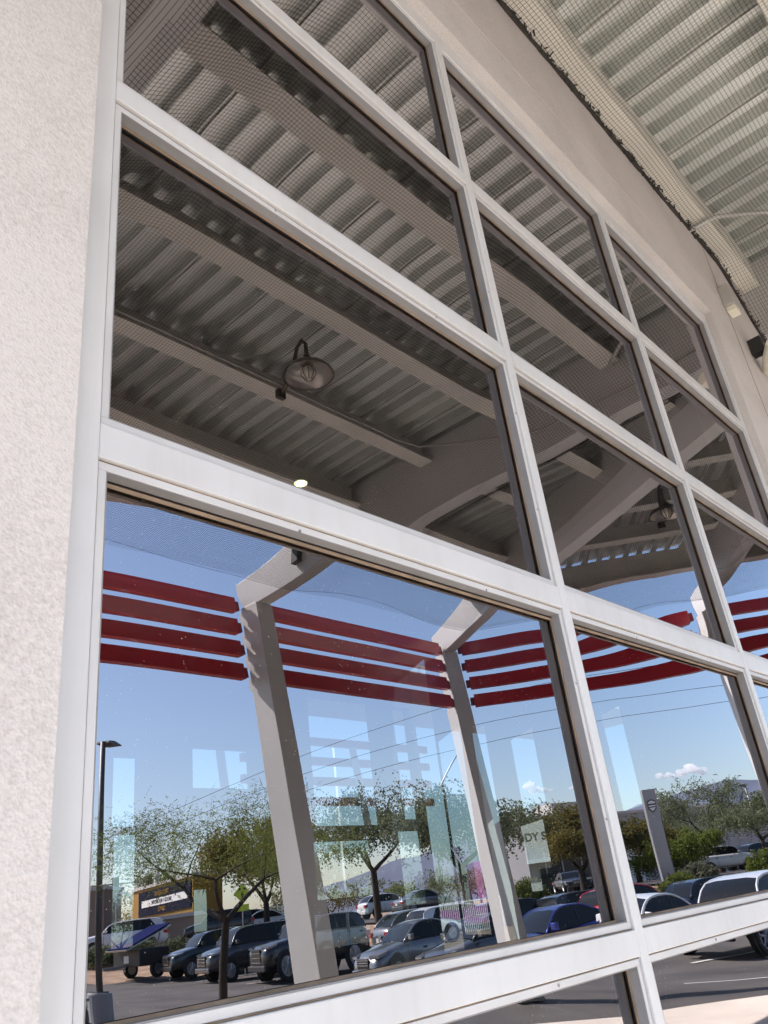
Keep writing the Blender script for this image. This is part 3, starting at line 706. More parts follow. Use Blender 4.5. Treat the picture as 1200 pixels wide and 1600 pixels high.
rear_at('suv', 'white', 640, 35, 'white SUV with red tail lights seen from behind between the two leaning columns')
rear_at('hatch', 'silver', 585, 37, 'silver hatchback seen from behind, right of the nearer leaning column')
def far_car(kind, col, px, py, D, head, label):
    p_ = at_depth(px, py, D); car(kind, col, p_.x, p_.y, head, label, z=gz(p_.x, p_.y) - .01, group='cars beyond the planting')
far_car('suv', 'white', 1133, 1350, 60, (-.9, .6) if 0 else (.6, -.8), 'white SUV side-on beyond the rock planting')
far_car('suv', 'dark', 1085, 1330, 68, (.9, -.4), 'dark SUV in the far lot behind the white side-on one')
far_car('suv', 'silver', 1108, 1325, 72, (.9, -.4), 'silver SUV in the far lot left of the red one')
far_car('suv', 'red', 1135, 1320, 76, (.9, -.4), 'small red car in the far lot under the feathery tree')
far_car('suv', 'dark', 1168, 1320, 66, (-.9, .4), 'dark SUV in the far lot at the right edge')
far_car('sedan', 'dark', 888, 1380, 66, (-.7, -.7), 'dark car parked in front of the grey workshop building')
far_car('suv', 'black', 868, 1368, 74, (-.5, -.8), 'black SUV parked by the grey workshop doors')
far_car('suv', 'white', 205, 1475, 48, (-.8, .6), 'white SUV parked behind the solar trailer')
far_car('sedan', 'white', 205, 1455, 64, (-.8, .6), 'white sedan in the far lot above the white SUV')
far_car('suv', 'black', 345, 1450, 56, (-.8, .6), 'black SUV in the far lot behind the grey van')
far_car('suv', 'dark', 372, 1425, 66, (-.8, .6), 'dark SUV in the far lot behind the young tree')
far_car('sedan', 'white', 410, 1425, 62, (-.8, .6), 'white sedan in the far lot left of the nearer leaning column')
far_car('sedan', 'silver', 660, 1400, 62, (.9, -.3), 'silver sedan in the far lot right of the hanging tree branches')
far_car('hatch', 'white', 600, 1405, 66, (.9, -.3), 'white hatchback in the far lot below the hanging tree branches')
p_ = at_depth(118, 1575, 18.5); car('suv', 'navy', p_.x - 1.5, p_.y + 1.0, (.3, -.95), 'dark car cut off by the window frame at the lower left')
# cars out on the other side of the building, seen through it
def thru_car(kind, col, px, py, D, head, label):
    p_ = at_depth(px, py, D); r = car(kind, col, p_.x, -p_.y, head, label, z=-.02, group='cars seen through the building')
    return r
thru_car('suv', 'silver', 540, 1440, 34, (.9, .3), 'silver SUV seen through the building left of the pale post')
thru_car('sedan', 'white', 640, 1430, 36, (.9, .3), 'white sedan seen through the building behind the parked cars')
thru_car('truck', 'white', 520, 1430, 44, (.9, .3), 'white pickup seen through the building by the fence')

# ------------------------------------------------------------------ solar trailer
t0 = V(at_depth(228, 1520, 40)); t0.z = gz(t0.x, -t0.y); tr = thing('solar_trailer', 'dark cargo trailer with a tilted blue solar panel, left of the teal SUV', 'trailer', t0)
TL = lambda p_: t0 + Vector((p_.x * .94 - p_.y * .34, p_.x * -.34 - p_.y * .94, p_.z)) if 0 else t0 + p_
MB().box(-.8, .8, -1.1, 1.1, .5, 1.2, TL).build('body', M['dark'] if 'dark' in M else M['plastic'], tr, bevel=.04)
b = MB(); b.prism([(-1.3, 1.28), (-1.28, 1.22), (1.05, 2.1), (1.02, 2.16)], -.8, .8, lambda u, v, t: t0 + Vector((u, t, v))); b.build('solar_panel', M['solar'], tr)
b = MB(); b.prism([(-1.35, 1.25), (-1.3, 1.19), (1.1, 2.08), (1.07, 2.11)], -.85, .85, lambda u, v, t: t0 + Vector((u, t, v - .04))); b.build('panel_frame', M['rim'], tr)
for s_ in (1.12, -1.12):
    b = MB(); b.lathe([(.2, -.1), (.34, -.1), (.36, 0), (.34, .1), (.2, .1)], t0 + Vector((.1, s_, .36)), 20, 'y'); b.build('tyre', M['tyre'], tr)
    b = MB(); b.lathe([(.21, -.105), (.21, .105)], t0 + Vector((.1, s_, .36)), 12, 'y'); b.build('rim', M['rim'], tr)
MB().tube([t0 + Vector((-.8, 0, .55)), t0 + Vector((-2.0, 0, .5))], .05, 6).build('drawbar', M['pole'], tr)
MB().tube([t0 + Vector((.7, .2, 1.15)), t0 + Vector((.9, .2, 1.9))], .04, 6).build('panel_strut', M['pole'], tr)
b = MB(); b.box(-.82, -.802, -.2, .2, .65, .95, TL); b.build('notice_plate', M['white'], tr)

# ------------------------------------------------------------------ trees
def leafmat(name, a, b_):
    mt = mat(name, a, .75, var=.0, scale=1.1, dirt=b_); n = mt.node_tree; bs = n.nodes['Principled BSDF']; out = n.nodes['Material Output']
    tl = n.nodes.new('ShaderNodeBsdfTranslucent'); mx = n.nodes.new('ShaderNodeMixShader'); mx.inputs[0].default_value = .45
    cr = [q for q in n.nodes if q.type == 'VALTORGB'][0]; n.links.new(cr.outputs[0], tl.inputs[0])
    n.links.new(bs.outputs[0], mx.inputs[1]); n.links.new(tl.outputs[0], mx.inputs[2]); n.links.new(mx.outputs[0], out.inputs['Surface'])
    return mt
LM = dict(palo=leafmat('palo_leaf', (.20, .225, .045), (.09, .12, .025)), mesq=leafmat('mesquite_leaf', (.17, .19, .10), (.08, .10, .045)),
          brown=leafmat('brownish_leaf', (.19, .15, .03), (.085, .08, .02)), bright=leafmat('bright_leaf', (.16, .19, .02), (.07, .10, .015)), grey=leafmat('grey_leaf', (.16, .16, .10), (.09, .10, .06)))
def tree(name, label, base, height, spread, leaf, seed, trunk_h=.3, n_leaf=5000, lsize=.06, lean=(0, 0), depthlv=4, tr=.10, droop=.3, bark='bark', group='trees around the lot', dens=.5, cat='tree'):
    rnd = random.Random(seed); base = Vector(base); root = thing(name, label, cat, base, group)
    tb = MB(); ends = []
    def grow(p0, d, ln, r, lv):
        pts = [p0]; rs = [r]; dd = d.copy(); p_ = p0
        for i in range(4):
            dd = (dd + Vector((rnd.uniform(-.22, .22), rnd.uniform(-.22, .22), rnd.uniform(-.1, .16)))).normalized()
            p_ = p_ + dd * ln / 4; pts.append(p_); rs.append(r * (1 - .12 * (i + 1)))
            if lv >= 2: ends.append((p_, lv))
        tb.tube(pts, rs, 6 if lv < 2 else 4, cap=False)
        if lv >= depthlv: return
        nb = rnd.choice((2, 3)) if lv else rnd.choice((3, 4))
        a0 = rnd.uniform(0, 6.28)
        for i in range(nb):
            a = a0 + i * 2 * math.pi / nb + rnd.uniform(-.4, .4); tilt = rnd.uniform(.45, .95)
            side_v = Vector((math.cos(a), math.sin(a), 0))
            nd = (dd * math.cos(tilt) + side_v * math.sin(tilt) * spread / (height * .5) + Vector((0, 0, .12 - droop * .12 * lv))).normalized()
            grow(p_, nd, ln * rnd.uniform(.68, .9), rs[-1] * .72, lv + 1)
    s0 = height * (1 - trunk_h) / 2.6
    p1 = base + Vector((lean[0] * .5, lean[1] * .5, height * trunk_h * .55)); p2 = base + Vector((lean[0], lean[1], height * trunk_h))
    tb.tube([base - Vector((0, 0, .1)), p1, p2], [tr * 1.25, tr, tr * .9], 8, cap=False)
    for i in range(3):
        a = i * 2.1 + rnd.uniform(0, 1); grow(p2, Vector((math.cos(a) * spread / height * 1.1, math.sin(a) * spread / height * 1.1, .8)).normalized(), s0, tr * .7, 1)
    tb.build('trunk', M[bark], root, smooth=True)
    cb = MB()
    i = 0
    while i < n_leaf:
        e, lv = rnd.choice(ends)
        rr = height * .085
        c = e + Vector((rnd.gauss(0, 1), rnd.gauss(0, 1), rnd.gauss(-droop * .5, .8))) * rr * .5
        if noise.noise(c * (2.2 / (height * .12))) < -.22 * dens: i += 1; continue
        dr = Vector((rnd.uniform(-1, 1), rnd.uniform(-1, 1), rnd.uniform(-.9, .7) - droop * .8)).normalized(); sl = lsize * rnd.uniform(5, 10); K_ = 7
        for j in range(K_):
            q = c + dr * sl * j / K_ + Vector((0, 0, -droop * sl * .5 * (j / K_) ** 2)) + Vector((rnd.uniform(-1, 1), rnd.uniform(-1, 1), rnd.uniform(-1, 1))) * lsize * .35
            a = (dr * .6 + Vector((rnd.uniform(-1, 1), rnd.uniform(-1, 1), rnd.uniform(-1, 1)))).normalized(); b2 = a.cross(Vector((rnd.uniform(-1, 1), rnd.uniform(-1, 1), rnd.uniform(-1, 1)))).normalized()
            l1, l2 = lsize * rnd.uniform(.8, 1.6), lsize * rnd.uniform(.16, .34) * (1 if leaf == 'palo' else 1.9)
            o = len(cb.v); cb.v += [q - b2 * l2, q + a * l1 * .5, q + b2 * l2, q - a * l1 * .5]; cb.f.append((o, o + 1, o + 2, o + 3)); i += 1
    cb.build('crown', LM[leaf], root, norm=False)
    return root
def gpos(px, py, D, side=-1): p_ = at_depth(px, py, D); return Vector((p_.x, -p_.y if side < 0 else p_.y, gz(p_.x, p_.y) if side < 0 else 0.))
tree('palo_verde_tree', 'young palo verde with open yellow-green crown and dark forked trunk before the parked cars', V(11.57, 14.38, gz(11.57, 14.38)), 5.5, 5.0, 'palo', 3, .37, 40000, .034, (.10, .22), 4, .085, .32, dens=1.6)
tree('mesquite_tree', 'large grey-green mesquite with hanging branches left of the corner column', gpos(735, 1400, 40), 8.0, 6.6, 'mesq', 5, .38, 19000, .11, (-.8, .3), 4, .22, .7)
tree('mesquite_tree', 'grey-green mesquite just right of the nearer leaning column', gpos(590, 1430, 46), 8.6, 6.6, 'mesq', 11, .35, 15000, .11, (0, 0), 4, .2, .6)
tree('dense_tree', 'dense dark tree behind the palo verde, left of the nearer leaning column', gpos(418, 1440, 60), 8.4, 4.2, 'brown', 8, .22, 22000, .16, (0, 0), 4, .22, .9)
tree('bushy_tree', 'brownish green bushy tree in front of the grey workshop', gpos(906, 1383, 58), 6.2, 4.3, 'brown', 21, .2, 30000, .12, (0, 0), 4, .2, .5, dens=.2)
tree('bushy_tree', 'rounded green tree left of the grey sign pylon', gpos(1000, 1352, 60), 4.6, 3.4, 'brown', 33, .25, 20000, .11, (0, 0), 4, .16, .4)
tree('feathery_tree', 'bright green drooping tree right of the grey sign pylon', gpos(1072, 1345, 56), 4.0, 3.6, 'bright', 14, .15, 22000, .10, (0, 0), 4, .14, .9)
tree('feathery_tree', 'tall feathery tree with open twiggy crown in the far lot', gpos(1118, 1335, 62), 7.2, 6.0, 'mesq', 19, .28, 13000, .11, (0, 0), 4, .2, .6)
tree('feathery_tree', 'olive tree beside the light pole at the right edge', gpos(1195, 1335, 56), 5.4, 4.0, 'mesq', 27, .3, 9000, .11, (0, 0), 4, .15, .6)
tree('feathery_tree', 'wispy pale tree behind the sign pylon', gpos(1035, 1340, 72), 6.6, 5.4, 'mesq', 40, .2, 8000, .12, (0, 0), 4, .2, .6)
tree('low_tree', 'grey-green tree seen at the far left above the ochre shop', gpos(255, 1440, 95), 8.5, 6, 'mesq', 43, .2, 5000, .16)
tree('low_tree', 'green tree seen through the building behind the pale lamp post', gpos(545, 1450, 34, 1), 5.0, 4.0, 'bright', 51, .3, 10000, .08, group='trees seen through the building')
tree('low_tree', 'dull tree seen through the building near the pink shop', gpos(690, 1400, 90, 1), 6.0, 6, 'mesq', 52, .2, 5000, .15, group='trees seen through the building')
tree('low_tree', 'pale tree seen through the building at the left edge', gpos(190, 1420, 60, 1), 6.0, 5, 'grey', 53, .2, 5000, .12, group='trees seen through the building')
# palm silhouettes
def palm(px, py, D, h, label, side):
    b0 = gpos(px, py, D, side); r = thing('palm_tree', label, 'tree', b0)
    MB().tube([b0, b0 + Vector((.1, 0, h * .5)), b0 + Vector((0, 0, h))], [.2, .15, .13], 6).build('trunk', M['bark'], r)
    c = MB(); top = b0 + Vector((0, 0, h)); rn = random.Random(2)
    for i in range(70):
        a = rn.uniform(0, 6.28); e = rn.uniform(-.7, 1.1); d = Vector((math.cos(a) * math.cos(e), math.sin(a) * math.cos(e), math.sin(e))); L_ = 1.3
        s_ = d.cross(Vector((0, 0, 1))).normalized() * .09
        c.add([top - s_, top + d * L_ * .6 - s_, top + d * L_ + Vector((0, 0, -.35)), top + d * L_ * .6 + s_, top + s_], [(0, 1, 2, 3, 4)])
    c.build('crown', LM['mesq'], r, norm=False)
palm(725, 1405, 85, 6.0, 'thin palm seen through the building above the pink shop', 1)
palm(325, 1450, 80, 6.0, 'thin palm seen through the building in the narrow green opening', 1)
for i, (px, D, h_, lf, wh) in enumerate(((450, 118, 6.5, 'mesq', 'left of the nearer leaning column'), (515, 112, 6, 'brown', 'just right of the nearer leaning column'), (585, 125, 7.5, 'mesq', 'below the first hanging tree'), (640, 118, 5.5, 'bright', 'midway between the leaning columns'),
                                  (700, 122, 7, 'mesq', 'behind the curved street light'), (755, 115, 6, 'brown', 'just left of the corner column'), (800, 125, 7, 'mesq', 'just right of the corner column'), (240, 120, 8, 'brown', 'above the ochre shop at its left end'), (290, 125, 8, 'mesq', 'above the ochre shop at its right end'))):
    tree('distant_tree', 'low distant tree on the horizon ' + wh, gpos(px, 1430, D), h_, h_ * .9, lf, 70 + i, .12, 2200, .22, (0, 0), 3, .2, .5, group='distant trees on the horizon')
kb = MB(); kc = Vector((11.57, 14.38)); ring_ = [(kc.x + 2.3 * math.cos(t * math.pi / 8) * (1.25 if math.cos(t * math.pi / 8) < 0 else 1), kc.y + 1.25 * math.sin(t * math.pi / 8)) for t in range(16)]
for (ax_, ay_), (bx_, by_) in zip(ring_, ring_[1:] + ring_[:1]):
    n_ = lambda x, y, k_: (kc.x + (x - kc.x) * k_, kc.y + (y - kc.y) * k_)
    kb.prism([(ax_, ay_), (bx_, by_), n_(bx_, by_, .9), n_(ax_, ay_, .9)], 0, .14, lambda u, v, t: V(u, v, gz(u, v) - .01 + t))
struct(kb.build('kerb', M['concrete']))
kb = MB(); kb.prism([(kc.x + (x - kc.x) * .9, kc.y + (y - kc.y) * .9) for x, y in ring_], .0, .10, lambda u, v, t: V(u, v, gz(u, v) + t)); struct(kb.build('island_soil', M['soil']))
# shrubs and rocks
def shrub(px, py, D, r_, leaf, label, seed, n=2600, cat='shrub'):
    rnd = random.Random(seed); b0 = gpos(px, py, D); root = thing('shrub', label, cat, b0, 'shrubs in the planting strip'); c = MB(); s_ = MB()
    for i in range(9):
        a = rnd.uniform(0, 6.28); s_.tube([b0, b0 + Vector((math.cos(a) * r_ * .6, math.sin(a) * r_ * .6, r_ * rnd.uniform(.5, .9)))], .03, 4)
    s_.build('stems', M['bark'], root)
    for i in range(n):
        v = Vector((rnd.gauss(0, 1), rnd.gauss(0, 1), abs(rnd.gauss(0, 1)))).normalized() * r_ * rnd.uniform(.55, 1.05); v.z *= .85
        v *= 1 + .25 * noise.noise(v * 2.5 / r_ + Vector((seed, 0, 0)))
        p_ = b0 + v; a = Vector((rnd.uniform(-1, 1), rnd.uniform(-1, 1), rnd.uniform(-.3, 1))).normalized(); b2 = a.cross(Vector((0, .3, 1))).normalized(); l = r_ * .10
        o = len(c.v); c.v += [p_ - b2 * l * .35, p_ + a * l, p_ + b2 * l * .35, p_ - a * l]; c.f.append((o, o + 1, o + 2, o + 3))
    c.build('foliage', LM[leaf], root, norm=False)
shrub(1090, 1362, 47, 1.15, 'grey', 'rounded grey sagebrush in front of the white side-on SUV', 1)
shrub(1060, 1370, 46, .9, 'bright', 'leafy green shrub left of the grey sagebrush', 2)
shrub(1040, 1378, 45, .7, 'bright', 'low green shrub at the foot of the sign pylon', 3)
shrub(1195, 1350, 47, 1.2, 'bright', 'green shrub at the right edge by the light pole', 4)
shrub(1020, 1385, 44, .6, 'mesq', 'small dull shrub on the gravel right of the mullion', 5)
shrub(822, 1395, 52, 1.3, 'bright', 'green shrub at the corner of the grey workshop', 6)
shrub(230, 1490, 46, 1.0, 'mesq', 'dark shrub behind the solar trailer', 7)
shrub(280, 1485, 46, .9, 'mesq', 'cactus-like dark shrub left of the teal SUV', 8)
shrub(170, 1500, 44, 1.1, 'mesq', 'dark hedge shrub beside the lamp post', 9)
shrub(515, 1455, 24, .5, 'bright', 'small green planting by the pale post', 10)
rb = MB(); rnd = random.Random(9)
for i in range(160):
    p_ = at_depth(1120 + rnd.uniform(-60, 90), 1372, 43.5 + rnd.uniform(-1.2, 2.5)); q0 = V(p_.x, p_.y, gz(p_.x, p_.y)); r_ = rnd.uniform(.08, .24)
    rb.v += [q0 + Vector((0, 0, 0))]; rb.v.pop()
    vs_ = []
    for k_ in range(12): 
        t = math.pi * 2 * (k_ % 6) / 6; zz_ = .15 if k_ < 6 else .9; rr = r_ * (1 if k_ < 6 else .6) * rnd.uniform(.75, 1.2); vs_.append(q0 + Vector((rr * math.cos(t), rr * math.sin(t), r_ * zz_ * rnd.uniform(.8, 1.1) - .05)))
    rb.add(vs_, [(0, 1, 7, 6), (1, 2, 8, 7), (2, 3, 9, 8), (3, 4, 10, 9), (4, 5, 11, 10), (5, 0, 6, 11), (6, 7, 8, 9, 10, 11)])
struct(rb.build('rock_bed', M['rock']), 'stuff', 'bed of tan rocks along the planting strip', 'rocks')

# ------------------------------------------------------------------ poles and wires
def lamp_post(px, pybase, pytop, D, arm, r, label, head=(.9, .18, .07), mt='pole_dark', base=False, ang=0., side=-1):
    pb = at_depth(px, pybase, D); z0 = gz(pb.x, pb.y) if side < 0 else 0; pt = Vector((0, 0, top_z(px, pytop, pb)))
    b0 = Vector((pb.x, -pb.y if side < 0 else pb.y, z0)); H_ = pt.z - z0
    rt = thing('light_pole', label, 'lamp post', b0, 'light poles')
    MB().tube([b0 + Vector((0, 0, .0)), b0 + Vector((0, 0, H_))], [r, r * .8], 8).build('pole', M[mt], rt, smooth=True)
    d = Vector((math.cos(ang), math.sin(ang), 0)); n_ = Vector((-d.y, d.x, 0)); top = b0 + Vector((0, 0, H_))
    if arm:
        b = MB(); f_ = lambda u, v, t: top + d * u + n_ * t + Vector((0, 0, v))
        b.prism([(-.05, -.05), (.12, -.06), (.3, -.09), (head[0], -.03), (head[0], .0), (.35, .06), (.05, .03)], -head[1], head[1], f_); b.build('lamp_head', M[mt], rt, bevel=.01)
    if base:
        b = MB(); b.lathe([(.30, 0), (.30, .70), (.28, .74)], b0, 20); b.build('concrete_base', M['wallgrey'], rt)
        MB().box(-.16, .16, -.16, .16, .74, .77, lambda q_: b0 + q_).build('anchor_plate', M[mt], rt)
    return rt
lamp_post(164, 1582, 1160, 21.9, True, .085, 'dark parking-lot light pole on a concrete drum at the far left', base=True, head=(.78, .17, .07), ang=R(-35))
lamp_post(547, 1480, 1160, 24, False, .05, 'slim pale post seen through the building right of the nearer column', mt='white', base=True, side=1)
lamp_post(1192, 1330, 1222, 58, True, .07, 'grey light pole by the trees at the right edge', mt='pole', head=(1.1, .2, .1), ang=R(170))
lamp_post(318, 1440, 1330, 70, False, .08, 'thin dark pole behind the palo verde crown', mt='pole_dark')
lamp_post(673, 1395, 1335, 60, False, .05, 'pale post seen through the building, left of its twin', mt='white', side=1)
lamp_post(683, 1402, 1335, 58, False, .05, 'pale post seen through the building, right of its twin', mt='white', side=1)
lamp_post(191, 1480, 1395, 60, True, .06, 'white light pole in the far lot above the white SUV', mt='white')
def street_light(pts_px, D, label, r=.07):
    P_ = [at_r(a, b_, D) for a, b_ in pts_px]; g0 = Vector((P_[0].x, -P_[0].y, gz(P_[0].x, P_[0].y)))
    rt = thing('street_light', label, 'street light', g0, 'curved street lights')
    MB().tube([g0] + [V(q_) for q_ in P_], r, 6).build('mast', M['pole'], rt, smooth=True)
    e = V(P_[-1]); MB().box(-.5, .3, -.15, .15, -.08, .06, lambda q_: e + q_).build('lamp_head', M['pole'], rt, bevel=.02)
street_light([(683, 1330), (678, 1275), (681, 1248), (690, 1225), (705, 1195), (724, 1163)], 62, 'tall grey street light with long curved arm behind the mesquite')
street_light([(752, 1300), (745, 1275), (727, 1250), (722, 1243), (708, 1243)], 70, 'lower curved street light left of the corner column')
wires = [((160, 1320), (700, 1105), (1130, 1045)), ((160, 1345), (620, 1165), (1130, 1075)), ((150, 1360), (620, 1195), (1140, 1098)), ((900, 1290), (1000, 1240), (1180, 1170))]
for i, (a, b_, c) in enumerate(wires[:3]):
    A_, B_, C_ = at_depth(*a, 60), at_depth(*b_, 60), at_depth(*c, 60)
    pts = []
    for k_ in range(-12, 36):
        t = k_ / 20
        q_ = A_ * ((1 - t) * (1 - 2 * t)) + B_ * (4 * t * (1 - t)) + C_ * (t * (2 * t - 1)); q_.z -= 0; pts.append(V(q_))
    o = MB().tube(pts, .016, 4).build('power_line', M['wire'])
    tag(o, ('topmost', 'middle', 'lowest')[i] + ' thin black power line crossing the sky below the red louvres', 'cable', 'power lines')
# ------------------------------------------------------------------ far buildings and signs
def oriented(o, d):                  # local frame: u along d (virtual plan), v away from the viewer, z up -> real
    o = Vector(o); d = Vector(d).normalized(); n_ = Vector((-d.y, d.x))
    if n_.dot(Vector((o.x, o.y + 1))) < 0: n_ = -n_
    return lambda p_: V(o.x + d.x * p_.x + n_.x * p_.y, o.y + d.y * p_.x + n_.y * p_.y, p_.z), d, n_
def building(name, label, pxa, pxb, py, Da, Db, h, depth, mt, z0=None):
    a, b_ = at_depth(pxa, py, Da), at_depth(pxb, py, Db); d = Vector((b_.x - a.x, b_.y - a.y)); L_ = d.length
    T, d, n_ = oriented((a.x, a.y), d); z0 = gz(a.x, a.y) - .3 if z0 is None else z0
    r = thing(name, label, 'building', V(a.x, a.y, z0))
    b = MB(); b.box(0, L_, 0, depth, z0, z0 + h, T); b.build('wall', M[mt], r)
    b = MB(); b.box(-.15, L_ + .15, -.15, depth + .15, z0 + h, z0 + h + .25, T); b.build('parapet', M['wallwhite'], r)
    return r, T, L_, z0, d, n_
# grey workshop
r, T, L_, z0, d, n_ = building('workshop_building', 'long grey panel-clad workshop building behind the trees on the right', 822, 1290, 1340, 74, 96, 6.6, 4, 'wallgrey')
for k_ in range(24): MB().box(k_ * L_ / 24 + .1, k_ * L_ / 24 + .2, -.05, -.003, z0, z0 + 6.6, T).build('panel_joint', M['pole'], r)
MB().box(.1, 10, -.06, -.004, z0, z0 + 5.9, T).build('glazed_front', M['shopdark'], r)
for k_ in range(5): MB().box(2 + k_ * 2 - .06, 2 + k_ * 2 + .06, -.12, -.061, z0, z0 + 6.4, T).build('window_bar', M['rim'], r)
for k_ in range(3): MB().box(1, 11, -.16, -.121, z0 + 4.9 + k_ * .7, z0 + 4.98 + k_ * .7, T).build('sunshade_bar', M['rim'], r)
MB().box(5, 9, 1, 3.5, z0 + 6.85, z0 + 8.0, T).build('roof_unit', M['wallwhite'], r)
MB().box(12, 15.5, -.05, -.004, z0, z0 + 3.2, T).build('roller_door', M['white'], r)
# ochre shop
r, T, L_, z0, d, n_ = building('ochre_shop', 'ochre yellow shop with dark banner and storefront behind the palo verde', 215, 306, 1440, 78, 66, 5.0, 2.5, 'yellow')
MB().box(1.5, L_ - .1, -.05, -.004, z0 + .1, z0 + 2.3, T).build('storefront', M['shopdark'], r)
MB().box(2.2, L_ - .3, -.10, -.03, z0 + 2.75, z0 + 4.75, T).build('banner', M['navy'], r)
MB().box(3.2, L_ - 1.0, -.13, -.101, z0 + 3.45, z0 + 4.0, T).build('banner_strip', M['white'], r)
for k_ in range(5): MB().box(1.6 + k_ * (L_ - 2) / 5, 1.68 + k_ * (L_ - 2) / 5, -.09, -.051, z0 + .1, z0 + 2.3, T).build('storefront_bar', M['pole'], r)
nreal = (T(Vector((0, 0, 0))) - T(Vector((0, 1, 0))))
for s_, z_, sz_, mt_, off in (('TIRES & REPAIR', 4.35, .55, 'yellow', -.12), ('SHOCKS + AUTOMOTIVE', 3.72, .46, 'navy', -.14), ('SERVICE', 3.1, .5, 'yellow', -.12)):
    text_mesh(s_, sz_, face_matrix(T(Vector((L_ / 2 + .6, off, z0 + z_))), nreal), 'lettering', M[mt_], r, .01)
MB().box(-.0 + 3, 3.4, 1, 1.4, z0 + 5.2, z0 + 6.3, T).build('chimney', M['white'], r)
# maroon block + tan walls
r, T, L_, z0, d, n_ = building('perimeter_wall', 'low tan block wall behind the solar trailer', 150, 330, 1470, 62, 60, 2.0, .3, 'walltan'); r['category'] = 'wall'
r, *_ = building('tan_shed', 'small brown shed at the far left behind the lamp post', 146, 176, 1440, 60, 60, 4.4, 4, 'walltan')
# sign pylon
pb = at_depth(1048, 1355, 50); gz0 = gz(pb.x, pb.y); top = Vector((0, 0, top_z(1033, 1232, pb)))
T, d, n_ = oriented((pb.x - .5, pb.y), (.75, -.66))
r = thing('sign_pylon', 'tall grey sign pylon with shield emblem among the trees', 'sign', V(pb.x - .5, pb.y, gz0)); hh = top.z - gz0
MB().box(-.40, .40, 0, .30, gz0, gz0 + hh, T).build('panel', M['signgrey'], r, bevel=.03)
MB().box(.402, .46, .05, .25, gz0, gz0 + hh - 1.6, T).build('side_fin', M['pole_dark'], r)
b = MB(); sh = [(-.25, .3), (0, .40), (.25, .3), (.25, -.15), (0, -.40), (-.25, -.15)]
b.prism(sh, -.03, -.003, lambda u, v, t: T(Vector((u, t, gz0 + hh - 1.0 + v)))); b.build('emblem', M['pole_dark'], r)
b = MB()
b.prism([(-.2, .22), (0, .32), (.2, .22), (.2, .14), (-.2, .14)], -.045, -.031, lambda u, v, t: T(Vector((u, t, gz0 + hh - 1.0 + v)))); b.box(-.2, .2, -.045, -.031, gz0 + hh - 1.03, gz0 + hh - .96, T)
b.prism([(-.2, -.1), (.2, -.1), (0, -.3)], -.045, -.031, lambda u, v, t: T(Vector((u, t, gz0 + hh - 1.0 + v)))); b.build('emblem_bars', M['white'], r)
# yellow-green diamond crossing sign
pc = at_depth(380, 1395, 40); r = thing('crossing_sign', 'fluorescent yellow-green diamond crossing sign with figures', 'sign', V(pc.x, pc.y, gz(pc.x, pc.y)))
c = V(pc); nn = (V(0, 0, 0) - Vector((c.x, c.y, 0))).normalized(); Mx = face_matrix(c, nn)
b = MB(); b.prism([(-.42, 0), (0, .42), (.42, 0), (0, -.42)], -.01, .01, lambda u, v, t: Mx @ Vector((u, v, t))); b.build('sign_plate', M['fluoro'], r)
b = MB()
b.prism([(-.04, -.2), (.04, -.2), (.06, .0), (-.06, .0)], .011, .015, lambda u, v, t: Mx @ Vector((u, v, t))); b.prism([(-.03, .02), (.03, .02), (.03, .09), (-.03, .09)], .011, .015, lambda u, v, t: Mx @ Vector((u, v, t)))
for q_ in (-.12, .12): b.prism([(q_ + .055 * math.cos(t * .785), .18 + .055 * math.sin(t * .785)) for t in range(8)], .011, .015, lambda u, v, t: Mx @ Vector((u, v, t)))
b.build('figures', M['plastic'], r)
MB().tube([c + Vector((0, 0, -.3)) - nn * .03, Vector((c.x, c.y, gz(pc.x, pc.y))) - nn * .03], .03, 6).build('post', M['pole'], r)
b = MB(); b.prism([(-.3, -.75), (.3, -.75), (.3, -.48), (-.3, -.48)], -.01, .01, lambda u, v, t: Mx @ Vector((u, v, t))); b.build('lower_plate', M['fluoro'], r)
# traffic signal
pc = at_depth(190, 1382, 75); r = thing('traffic_signal', 'traffic signal heads on a long horizontal mast arm at the far left', 'traffic light', V(pc.x - 4, pc.y, 0)); c = V(pc)
MB().tube([Vector((c.x - 3, c.y, gz(pc.x, pc.y))), Vector((c.x - 3, c.y, c.z))], .1, 6).build('mast', M['pole'], r)
MB().tube([Vector((c.x - 3, c.y, c.z)), Vector((c.x + 5, c.y, c.z + .2))], .06, 6).build('arm', M['pole'], r)
for o_ in (0, 3.2): MB().box(-.2, .2, -.2, .2, -.6, .6, lambda q_: c + Vector((o_, .3, 0)) + q_).build('signal_head', M['plastic'], r, bevel=.03)
# buildings seen through the glass pavilion (real far side)
def thru_building(name, label, pxa, pxb, py, D, h, depth, mt, z0=-.2):
    a, b_ = at_depth(pxa, py, D), at_depth(pxb, py, D); d = Vector((b_.x - a.x, b_.y - a.y, 0)); L_ = d.length; d.normalize(); n_ = Vector((-d.y, d.x, 0))
    if n_.dot(a) < 0: n_ = -n_
    T = lambda p_: Vector((a.x, a.y, 0)) + d * p_.x + n_ * p_.y + Vector((0, 0, p_.z))
    r = thing(name, label, 'building', (a.x, a.y, z0)); b = MB(); b.box(0, L_, 0, depth, z0, z0 + h, T); b.build('wall', M[mt], r)
    return r, T, L_, -n_
r, T, L_, nn = thru_building('body_shop', 'white workshop front with dark lettering, seen through the building left of the bushy tree', 790, 905, 1330, 46, 5.6, 8, 'wallwhite')
def on_plane(px, py, p0, n_, off=.02):
    rr = ray(px, py); return CAM + rr * ((p0 - CAM).dot(n_) / rr.dot(n_)) + n_ * off
